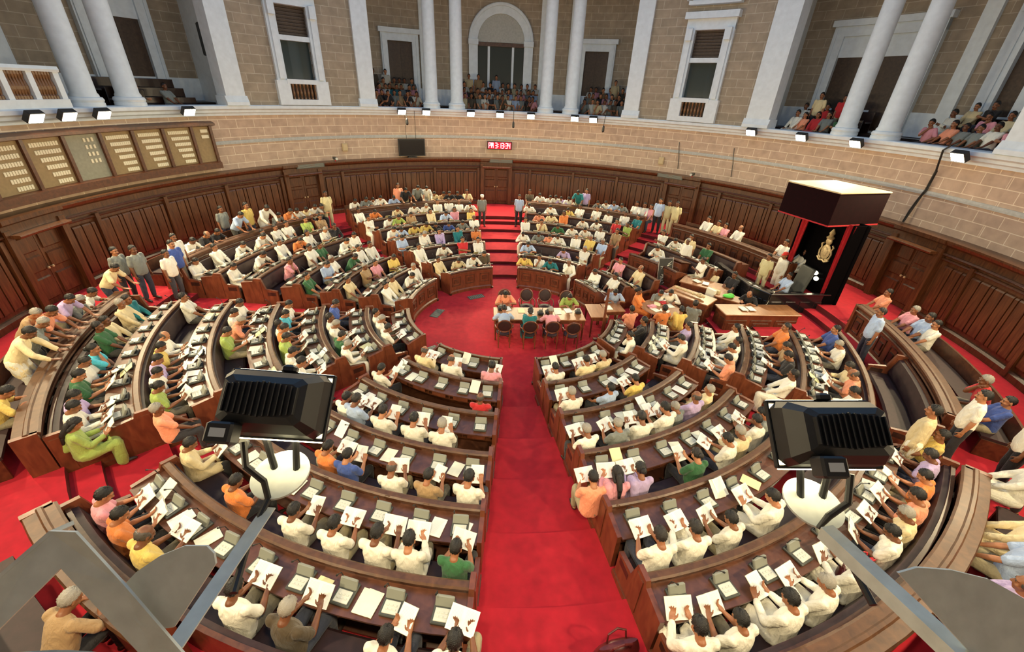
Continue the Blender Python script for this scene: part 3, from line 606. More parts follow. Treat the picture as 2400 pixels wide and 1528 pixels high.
def child(name, me, par, color=None):
    o = bpy.data.objects.new(name, me); COL.objects.link(o); o.parent = par
    if color: o.color = color
    return o
SIDE = {'S1': 'aisle', 'S2': 'back end', 'S3': 'right end', 'S4': 'steps', 'S5': 'steps', 'S6': 'left end', 'S7': 'dais end', 'S8': 'aisle'}
REV = {'S1': -1, 'S2': 1, 'S3': 1, 'S4': 1, 'S5': -1, 'S6': -1, 'S7': -1, 'S8': 1}
PADN = 0
rp = random.Random(3)
for s in SEC:
    rows = [1]+[k for k in range(2, 7) if k-1 in ROWS.get(s, range(1, 7)) and (k in ROWS.get(s, range(1, 7)))]
    if s == 'S6': rows = [1, 2, 5]
    if s == 'S7': rows = [1, 2, 3, 4, 5]
    for k in rows:
        a0, a1 = SEC[s]; n = {1: 4, 2: 5, 3: 6, 4: 7, 5: 8, 6: 9}[k]
        if s == 'S6': n = max(3, n-2)
        R = RK[k]; z = FL[k]+.72 if k > 1 else .725; r = R+.27
        for i in range(n):
            a = a0+(a1-a0)*(i+.5)/n; idx = i if REV[s] > 0 else n-1-i; d = rp.uniform(-.15, .15)
            if s not in ('S3', 'S4', 'S5', 'S6') or k < 3 or True:
                c = thing('desk_console', P(r, a, z), f'grey desk console with microphone, {ORD[idx]} from {SIDE[s]}, {rowname(k)}, {BLOCK[s]}', 'console', 'desk consoles', R_(a+90)+d*.3)
                child('base', con_base, c); child('keypad', con_key, c); child('speaker_box', con_box, c); child('microphone', con_mic, c)
            if rp.random() < (.62 if s in ('S3', 'S4', 'S5', 'S6') else .42):
                aa = a+(a1-a0)/n*.5*rp.choice((-.9, .9)); aa = min(max(aa, a0+1.8), a1-1.8); yl = rp.random() < .25
                p = bpy.data.objects.new('paper_pad', rp.choice((pad_me, pad_me, prt_me)) if not yl else pady_me); COL.objects.link(p)
                p.location = P(R+.30, aa, z+.001); p.rotation_euler = (0, 0, R_(a+90)+rp.uniform(-.35, .35))
                if rp.random() < (.85 if s in ('S3', 'S4', 'S5', 'S6') else .35): p.location = P(R+.19, aa, z+.095); p.rotation_euler = (R_(rp.uniform(32, 44)), 0, R_(aa+90)+rp.uniform(-.12, .12))
                tag(p, f'{"pale yellow" if yl else "white"} paper pad beside the {ORD[idx]} console from {SIDE[s]}, {rowname(k)}, {BLOCK[s]}', 'paper', 'paper pads on the desks')

# ------------------------------------------------------------------ people
def ik(s, h, l1, l2, pole):
    d = h-s; L = min(d.length, (l1+l2)*.995); d.normalize(); a = (l1*l1-l2*l2+L*L)/(2*L); b = math.sqrt(max(0, l1*l1-a*a))
    p = (pole-d*pole.dot(d)).normalized(); return s+d*a+p*b, s+d*L
V = Vector
def joints(kind, fem=False):
    J = {}; seated = kind in 'rwsch'; lean = {'r': 1, 'w': 27, 's': -5, 'c': -4, 'h': 15, 'd': 0, 'l': 34}[kind]; hp = {'r': 34, 'w': 42, 's': 6, 'c': 8, 'h': 14, 'd': 5, 'l': 45}[kind]
    pz = (.51 if kind == 'r' else .53) if seated else .90; J['pel'] = V((0, 0 if kind != 'l' else -.08, pz)); a = R_(lean); up = V((0, math.sin(a), math.cos(a))); fw = V((0, math.cos(a), -math.sin(a)))
    J['up'], J['fw'] = up, fw; J['chest'] = J['pel']+up*.30; J['neck'] = J['pel']+up*.49
    b = R_(hp); J['hu'] = V((0, math.sin(b), math.cos(b))); J['hf'] = V((0, math.cos(b), -math.sin(b))); J['head'] = J['neck']+J['hu']*.145+J['hf']*.015
    sw = .152 if fem else .17; tg = {'r': [(.115, .35, .74)]*2, 'w': [(.16, .43, .80), (.10, .45, .80)], 's': [(.13, .34, .60)]*2, 'c': [(-.10, .20, .80), (-.13, .24, .76)], 'h': [(.13, .34, .60), (.03, .0, 0)], 'd': [(.225, .05, .76)]*2, 'l': [(.20, .46, .87)]*2}[kind]
    for i, s in enumerate((-1, 1)):
        S = J['pel']+up*.44+V((s*sw, 0, 0)); t = V(tg[i])
        if kind == 'h' and s == 1: t = J['head']+J['hf']*.09-J['hu']*.15
        else: t.x *= s
        pole = {'w': V((s*.75, -.2, -.6)), 'r': V((s*.38, -.25, -1)), 'd': V((s*.4, -1, 0)), 'l': V((s*.8, -.3, -.2))}.get(kind, V((s*1.0, -.3, -.6)))
        E, H = ik(S, t, .275, .245, pole); J['sh', s], J['el', s], J['wr', s] = S, E, H
        hipx = .095
        if seated: J['hip', s] = V((s*hipx, .02, .50)); J['kn', s] = V((s*.14, .43, .50)); J['an', s] = V((s*.135, .40, .09)); J['toe', s] = V((s*.15, .57, .035))
        else: J['hip', s] = V((s*hipx, J['pel'].y, .87)); J['kn', s] = V((s*.115, .02, .48)); J['an', s] = V((s*.12, -.02, .085)); J['toe', s] = V((s*.15, .15, .035))
        J['shr', s] = S
    return J
def remesh(g, vox, it=4, fac=.5, target=6000):
    me = g.mesh('tmp', 'skin'); o = bpy.data.objects.new('tmp', me); COL.objects.link(o)
    m = o.modifiers.new('r', 'REMESH'); m.mode = 'VOXEL'; m.voxel_size = vox; m.use_smooth_shade = True
    m2 = o.modifiers.new('s', 'SMOOTH'); m2.factor = fac; m2.iterations = it
    m3 = o.modifiers.new('d', 'DECIMATE'); m3.ratio = 1.0
    dg = bpy.context.evaluated_depsgraph_get(); n = len(o.evaluated_get(dg).data.polygons); m3.ratio = min(1, target/(2*n)); dg = bpy.context.evaluated_depsgraph_get(); out = bpy.data.meshes.new_from_object(o.evaluated_get(dg))
    bpy.data.objects.remove(o); bpy.data.meshes.remove(me); out.materials.clear(); out.polygons.foreach_set('use_smooth', [True]*len(out.polygons)); return out
def wrinkle(me, amp, sc):
    n = len(me.vertices); co_ = np.empty(n*3); no = np.empty(n*3); me.vertices.foreach_get('co', co_); me.vertices.foreach_get('normal', no); co_ = co_.reshape(-1, 3); no = no.reshape(-1, 3)
    x, y, z = co_.T; d = np.sin(x*sc+2.1*np.sin(z*sc*.6+y*sc*.4))*.5+np.sin(y*sc*1.1+1.7*np.sin(x*sc*.7+z*sc*.5))*.4+np.sin(z*sc*.8+x*sc*.9+y*9)*.4
    co_ += no*(d*amp)[:, None]; me.vertices.foreach_set('co', co_.ravel()); me.update()
def hmat(J): x = V((1, 0, 0)); return Matrix((x, J['hf'], J['hu'])).transposed()
def body_mesh(kind, fem, far=False):
    J = joints(kind, fem); g = G(); up, fw = J['up'], J['fw']; C = lambda a, b, r0, r1=None: g.tube(a, b, r0, r1, 14, 0, True)
    T = Matrix((V((1, 0, 0)), fw, up)).transposed(); pel, ch = J['pel'], J['chest']
    g.ell(pel+up*.02, (.15, .105, .12), T); g.ell(pel+up*.20, (.135, .095, .16), T); g.ell(ch+up*.02, (.135, .09, .15), T); C(ch+up*.12, J['neck'], .075, .058); C(J['neck']-up*.02, J['head']-J['hu']*.04, .055, .05)
    hm = hmat(J); H = lambda x, y, z: J['head']+hm @ V((x, y, z))
    g.ell(H(0, -.012, .03), (.074, .094, .092), hm); g.ell(H(0, .022, -.03), (.062, .072, .085), hm); g.ell(H(0, .055, -.092), (.032, .03, .028), hm); g.ell(H(0, .062, .035), (.058, .03, .02), hm)
    C(H(0, .088, .012), H(0, .108, -.026), .009, .014); g.ell(H(-.012, .096, -.03), (.01, .012, .008), hm); g.ell(H(.012, .096, -.03), (.01, .012, .008), hm)
    C(H(-.02, .084, -.06), H(.02, .084, -.06), .008); C(H(-.016, .083, -.071), H(.016, .083, -.071), .0085)
    for s in (-1, 1):
        g.ell(H(s*.076, -.01, -.005), (.011, .02, .033), hm); g.ell(H(s*.078, -.016, -.02), (.012, .012, .016), hm); g.ell(H(s*.04, .06, -.035), (.024, .022, .024), hm); g.ell(H(s*.03, .076, .008), (.015, .012, .009), hm)
        S, E, W = J['sh', s], J['el', s], J['wr', s]; g.ell(S-up*.012, (.046, .05, .048)); C(S-up*.01, E, .045, .038); C(E, E.lerp(W, .35), .041, .042); C(E.lerp(W, .3), W, .041, .026)
        d = (W-E).normalized(); n = {'r': V((0, .4, .9)), 'w': V((0, .1, -1)), 's': V((0, -.1, -1)), 'c': V((0, -1, 0)), 'h': -J['hf'], 'd': V((-s, 0, 0)), 'l': V((0, .1, -1))}[kind]
        if kind == 'h' and s == -1: n = V((0, -.1, -1))
        if kind in 'wl': d = V((d.x*.5, 1, -.12)).normalized()
        if kind == 'r': d = (V((-s*.25, .75, .45))).normalized()
        if kind == 's': d = V((-s*.15, 1, -.15)).normalized()
        n = (n-d*n.dot(d)).normalized(); a = d.cross(n)*s                  # a points to the thumb side
        if a.dot(V((-s, 0, 0))) < 0 and kind != 'd': a = -a
        if kind == 'd' and a.y < 0: a = -a
        K = W+d*.085; C(W, W+d*.03, .026, .027)
        for q in (-.026, -.009, .009, .026): C(W+d*.012+a*q*.7, K+a*q, .014, .0125)
        curl = {'r': .5, 'w': .18, 's': .25, 'c': .35, 'h': .9, 'd': .5, 'l': .2}[kind]
        for q, L in zip((.032, .011, -.011, -.031), (.068, .076, .071, .056)):
            b0 = K+a*q; d1 = (d*math.cos(curl*.6)+n*math.sin(curl*.6)+a*q*2.2).normalized(); b1 = b0+d1*L*.55; d2 = (d*math.cos(curl*1.7)+n*math.sin(curl*1.7)+a*q*2.2).normalized(); C(b0, b1, .0092, .0084); C(b1, b1+d2*L*.45, .0084, .0068)
        t0 = W+d*.028+a*.022; t1 = t0+(d*.6+a*.75+n*.25).normalized()*.042; C(t0, t1, .0125, .0105); C(t1, t1+(d*.9+a*.25+n*.35).normalized()*.034, .0102, .008)
        h, k, an, to = J['hip', s], J['kn', s], J['an', s], J['toe', s]; C(h, k, .08, .055); C(k, k.lerp(an, .35), .056, .055); C(k.lerp(an, .3), an, .055, .037); C(an-V((0, .03, .02)), an.lerp(to, .6)-V((0, 0, .015)), .04, .036); C(an.lerp(to, .55)-V((0, 0, .012)), to, .037, .028)
    me = remesh(g, .0068, 3, .45, 4500 if far else 16000)
    for m in ('skin', 'eye', 'lip', 'shoe'): me.materials.append(M[m])
    n = len(me.polygons); c = np.empty(n*3); me.polygons.foreach_get('center', c); c = c.reshape(-1, 3); mi = np.zeros(n, int)
    for s in (-1, 1): mi[np.linalg.norm((c-np.array(H(s*.031, .089, .01)))/np.array([1, 1, .8]), axis=1) < .0125] = 1
    rel = c-np.array(J['head']); loc = rel @ np.array(hm); mi[(np.abs(loc[:, 0]) < .022) & (loc[:, 1] > .075) & (np.abs(loc[:, 2]+.065) < .012)] = 2
    mi[c[:, 2] < .085] = 3; me.polygons.foreach_set('material_index', mi.astype(np.int32)); me.update(); return me
def shirt_mesh(kind, fem, style, far=False):                # style: shirt (short sleeves), kurta (long sleeves, long hem), sari
    J = joints(kind, fem); g = G(); up, fw = J['up'], J['fw']; C = lambda a, b, r0, r1=None: g.tube(a, b, r0, r1, 16, 0, True)
    T = Matrix((V((1, 0, 0)), fw, up)).transposed(); pel, ch = J['pel'], J['chest']
    q = .93 if fem else 1.0
    g.loft([(pel+up*z+fw*y, a_*q, b_) for z, y, a_, b_ in ((-.10, .01, .10, .08), (-.08, .01, .165, .125), (-.02, .012, .182, .142), (.08, .02, .18, .146), (.18, .022, .172, .140), (.28, .016, .176, .132), (.34, .01, .178, .126), (.39, .004, .166, .114), (.435, -.002, .138, .094), (.47, -.006, .098, .078), (.495, -.008, .070, .066), (.505, -.01, .05, .05))], V((1, 0, 0)), fw)
    for s in (-1, 1):
        S, E, W = J['sh', s], J['el', s], J['wr', s]; C(J['neck']-up*.065, S-up*.01, .055, .054); g.ell(S-up*.012, (.061, .064, .062))
        if style == 'shirt': C(S, S.lerp(E, .78), .063, .064)
        else: C(S, E, .063, .056); C(E, E.lerp(W, .9), .056, .044)
        C(J['neck']-up*.035-fw*.03+V((s*.03, 0, 0)), J['neck']-up*.05+fw*.03+V((s*.045, 0, 0)), .03, .026)
    seated = kind in 'rwsch'
    if style == 'kurta' or style == 'sari':
        for s in (-1, 1):
            h, k = J['hip', s], J['kn', s]; C(h, h.lerp(k, .8 if seated else .7), .115, .092 if seated else .105)
        if seated: C(J['hip', -1].lerp(J['kn', -1], .5), J['hip', 1].lerp(J['kn', 1], .5), .085)
    if style == 'kurta' and not seated: C(pel-V((0, 0, .02)), V((0, pel.y, .60)), .13, .13)
    if style == 'sari':
        for s in (-1, 1):
            C(J['hip', s].lerp(J['kn', s], .7), J['kn', s], .1, .09); C(J['kn', s], J['an', s], .1, .09)
        C(J['an', -1], J['an', 1], .085); C(J['kn', -1], J['kn', 1], .095); C(J['kn', -1].lerp(J['an', -1], .5), J['kn', 1].lerp(J['an', 1], .5), .09)
        a = J['sh', -1]+up*.02; C(a+fw*.05, pel+up*.1+fw*.13+V((.1, 0, 0)), .07, .07); C(a-fw*.03, pel-fw*.14+up*.12+V((-.12, 0, 0)), .075, .06)
    me = remesh(g, .0115, 6, .5, 2200 if far else 8000); me.materials.append(M['cloth']); wrinkle(me, .0045, 55); return me
def trouser_mesh(kind, fem, loose, far=False):
    J = joints(kind, fem); g = G(); C = lambda a, b, r0, r1=None: g.tube(a, b, r0, r1, 16, 0, True); e = .022 if loose else 0
    g.ell(J['pel']-V((0, 0, .01)), (.165, .125, .125), None, 20, 12)
    for s in (-1, 1):
        h, k, an = J['hip', s], J['kn', s], J['an', s]; C(h, k, .096+e, .074+e); C(k, k.lerp(an, .9), .074+e, .06+e*1.4)
    if loose and kind in 'rwsch': C(J['hip', -1].lerp(J['kn', -1], .6), J['hip', 1].lerp(J['kn', 1], .6), .08)
    me = remesh(g, .0115, 5, .5, 1500 if far else 5000); me.materials.append(M['cloth']); wrinkle(me, .004, 36); return me
def hair_mesh(kind, style, fem=False):           # full, bald (a fringe round the back), long, bun, cap, fez
    J = joints(kind, fem); hm = hmat(J); H = lambda x, y, z: J['head']+hm @ V((x, y, z)); g = G(); C = lambda a, b, r0, r1=None: g.tube(a, b, r0, r1, 12, 0, True)
    nu, nv = 28, 18; vs = []
    for j in range(nv+1):
        t = math.pi*(.01+.98*j/nv)
        for i in range(nu):
            p = 2*math.pi*i/nu; x, y, z = math.sin(t)*math.cos(p), math.sin(t)*math.sin(p), math.cos(t)
            line = -.78+1.15*max(0, (y+.35))**.8 if style != 'bald' else -.6
            keep = z > line if style != 'bald' else (z < .42-.7*max(0, y+.1) and z > -.75 and y < .45)
            rr = 1.0 if keep else .80; bump = .012*math.sin(9*p+5*t)+.008*math.sin(17*t+3*p)
            vs.append(H(x*(.081+bump*.5)*rr, -.012+y*(.102+bump*.5)*rr, .03+z*(.103+bump*.6)*rr))
    g.add(vs, [(j*nu+i, j*nu+nu+i, j*nu+nu+(i+1) % nu, j*nu+(i+1) % nu) for j in range(nv) for i in range(nu)])
    for s in (-1, 1): C(H(s*.018, .090, .028), H(s*.048, .082, .030), .005, .004)
    if style in ('full',) : C(H(-.028, .092, -.05), H(0, .099, -.044), .006); C(H(.028, .092, -.05), H(0, .099, -.044), .006)
    if style == 'bun': g.ell(H(0, -.115, .0), (.05, .045, .05), hm)
    if style == 'long':
        C(H(0, -.09, -.02), J['neck']-J['fw']*.11-J['up']*.02, .055, .045); C(J['neck']-J['fw']*.11-J['up']*.02, J['chest']-J['fw']*.145+J['up']*.02, .04, .022)
        for s in (-1, 1): C(H(s*.07, -.03, .02), H(s*.06, -.07, -.1), .03, .03)
    me = g.mesh('hair', 'hair', smooth=True); return me
def cap_mesh(kind):
    J = joints(kind); hm = hmat(J); g = G(); g.lathe(J['head']+hm @ V((0, -.01, .045)), [(.092, 0), (.098, .01), (.095, .05), (.08, .085), (.03, .1), (.002, .102)], 22, 0, hm); g.add([J['head']+hm @ V((math.cos(t)*.075, .07+math.sin(t)*.07, .05-.02*math.sin(t))) for t in [math.pi*i/10 for i in range(11)]]+[J['head']+hm @ V((math.cos(t)*.075, .07+math.sin(t)*.07, .058-.02*math.sin(t))) for t in [math.pi*i/10 for i in range(11)]], [tuple(range(10, -1, -1)), tuple(range(11, 22))]+[(i, i+1, i+12, i+11) for i in range(10)])
    return g.mesh('cap', 'cloth', smooth=True)
CACHE = {}
def get(fn, *a):
    k = (fn.__name__,)+a
    if k not in CACHE: CACHE[k] = fn(*a)
    return CACHE[k]
def lin(*c): return tuple((x/255/12.92 if x/255 <= .04045 else ((x/255+.055)/1.055)**2.4) for x in c)+(1,)
CLR = {'W': ('white', (226, 223, 208)), 'C': ('cream', (218, 200, 155)), 'Y': ('yellow', (214, 186, 98)), 'O': ('orange', (212, 122, 58)), 'B': ('blue', (58, 82, 150)), 'L': ('pale blue', (165, 185, 215)), 'G': ('dark green', (45, 95, 55)), 'g': ('lime green', (158, 180, 88)), 'R': ('red', (190, 35, 40)), 'P': ('pink', (222, 150, 160)), 'V': ('lavender', (180, 160, 200)), 'K': ('black', (25, 23, 26)), 'E': ('grey', (120, 125, 120)), 'T': ('teal', (20, 110, 115)), 'N': ('tan', (165, 135, 95)), 'S': ('salmon', (232, 150, 115)), 'Q': ('turquoise', (75, 185, 205)), 'M': ('brown', (75, 62, 42)), 'H': ('khaki', (195, 185, 140))}
POSEW = {'r': ('reading a booklet',), 'w': ('leaning over the desk',), 's': ('sitting upright', 'sitting with hands on lap'), 'c': ('arms crossed',), 'h': ('hand at the chin',), 'd': ('standing',), 'l': ('standing bent over the barrier',)}
bk = G()                                          # an open booklet: two pages and a cover
for s in (-1, 1):
    N4 = 4
    for i in range(N4):
        x0, x1 = s*.165*i/N4, s*.165*(i+1)/N4; h = lambda x: .012*math.sin(math.pi*abs(x)/.165)
        q = [(x0, -.125, h(x0)), (x1, -.125, h(x1)), (x1, .125, h(x1)), (x0, .125, h(x0))]; u = [(abs(x0)/.165, 0), (abs(x1)/.165, 0), (abs(x1)/.165, 1), (abs(x0)/.165, 1)]
        if s < 0: q = q[::-1]; u = u[::-1]
        bk.add(q, [(0, 1, 2, 3)], 0, [u]); bk.add([(x, y, z-.008) for x, y, z in q[::-1]], [(0, 1, 2, 3)], 1)
for s in (-1, 1): bk.prism([(s*.165, -.125, -.008), (s*.165, .125, -.008), (s*.165, .125, 0), (s*.165, -.125, 0)], (s*.001, 0, 0), 1)
for y in (-.125, .125): bk.prism([(-.165, y, -.008), (.165, y, -.008), (.165, y, 0), (-.165, y, 0)], (0, .001 if y > 0 else -.001, 0), 1)
book_me = bk.mesh('booklet', ['paper', 'pad'])
bk = G(); bk.bbox((0, 0, 0), (.21, .29, .012), b=.002, mi=1); bk.add([(-.1, -.14, .0062), (.1, -.14, .0062), (.1, .14, .0062), (-.1, .14, .0062)], [(0, 1, 2, 3)], 0, [[(0, 0), (1, 0), (1, 1), (0, 1)]]); sheet_me = bk.mesh('folded_booklet', ['paper', 'pad'])
pr = random.Random(11); LABELS = {}
SK = [(150, 98, 66), (126, 80, 52), (165, 112, 78), (108, 66, 42), (140, 90, 60)]
def person(loc, yaw, pose, color, flags='', where='', gallery=False, legs=None):
    far = loc[1] > 1.5 or gallery; fem = 'f' in flags; cname, rgb = CLR[color]; jit = pr.uniform(.93, 1.05); rgb = [min(255, x*jit) for x in rgb]
    style = 'kurta' if ((color in 'WC' and pr.random() < .4) or 'd' in flags) and 't' not in flags else ('sari' if fem and pr.random() < .9 else 'shirt')
    if fem and style == 'kurta': style = 'sari'
    b = bpy.data.objects.new('person', get(body_mesh, pose, fem, far)); COL.objects.link(b); b.location = loc; b.rotation_euler = (0, 0, yaw); sc = pr.uniform(.96, 1.05); b.scale = (sc, sc, sc); b.color = lin(*pr.choice(SK))
    child({'shirt': 'shirt', 'kurta': 'kurta', 'sari': 'sari'}[style], get(shirt_mesh, pose, fem, style, far), b, lin(*rgb))
    if style != 'sari':
        white = 'd' in flags or (style == 'kurta' and pr.random() < .6); lc = lin(225, 222, 205) if white else lin(*pr.choice([(40, 40, 44), (60, 58, 52), (110, 105, 90), (50, 55, 70), (150, 140, 110), (30, 28, 30)]))
        if legs: lc = lin(*legs)
        child('trousers', get(trouser_mesh, pose, fem, white, far), b, lc)
    hs = 'bald' if 'b' in flags else (('long' if pr.random() < .5 else 'bun') if fem else 'full'); hc = lin(150, 145, 135) if 'g' in flags else (lin(75, 68, 62) if 'b' in flags else lin(*pr.choice([(12, 10, 9), (16, 13, 12), (14, 11, 10), (30, 26, 23)])))
    if 'k' in flags: child('cap', get(cap_mesh, pose), b, lin(225, 220, 210))
    if 'z' in flags: child('cap', get(cap_mesh, pose), b, lin(200, 40, 35))
    child('hair', get(hair_mesh, pose, hs, fem), b, hc)
    hw = 'grey-haired ' if 'g' in flags else ('balding ' if 'b' in flags else ('long-haired ' if fem else ''))
    lab = f'{hw}person in {cname} {style} {where}'
    tag(b, lab, 'person', 'people in the hall' if not gallery else 'people in the gallery')
    if pose == 'r':
        J = joints('r', fem); k = bpy.data.objects.new('booklet', book_me if pr.random() < .72 else sheet_me); COL.objects.link(k)
        mt = Matrix.Translation(loc) @ Matrix.Rotation(yaw, 4, 'Z') @ Matrix.Scale(sc, 4); tilt = pr.uniform(20, 45); tw = pr.uniform(-.25, .25)
        k.matrix_world = mt @ Matrix.Translation((pr.uniform(-.02, .02), .455, .80)) @ Matrix.Rotation(tw, 4, 'Z') @ Matrix.Rotation(R_(tilt), 4, 'X')
        tag(k, f'booklet held by person in {cname}, '+where.replace('reading, ', ''), 'booklet', 'booklets being read')
    return b
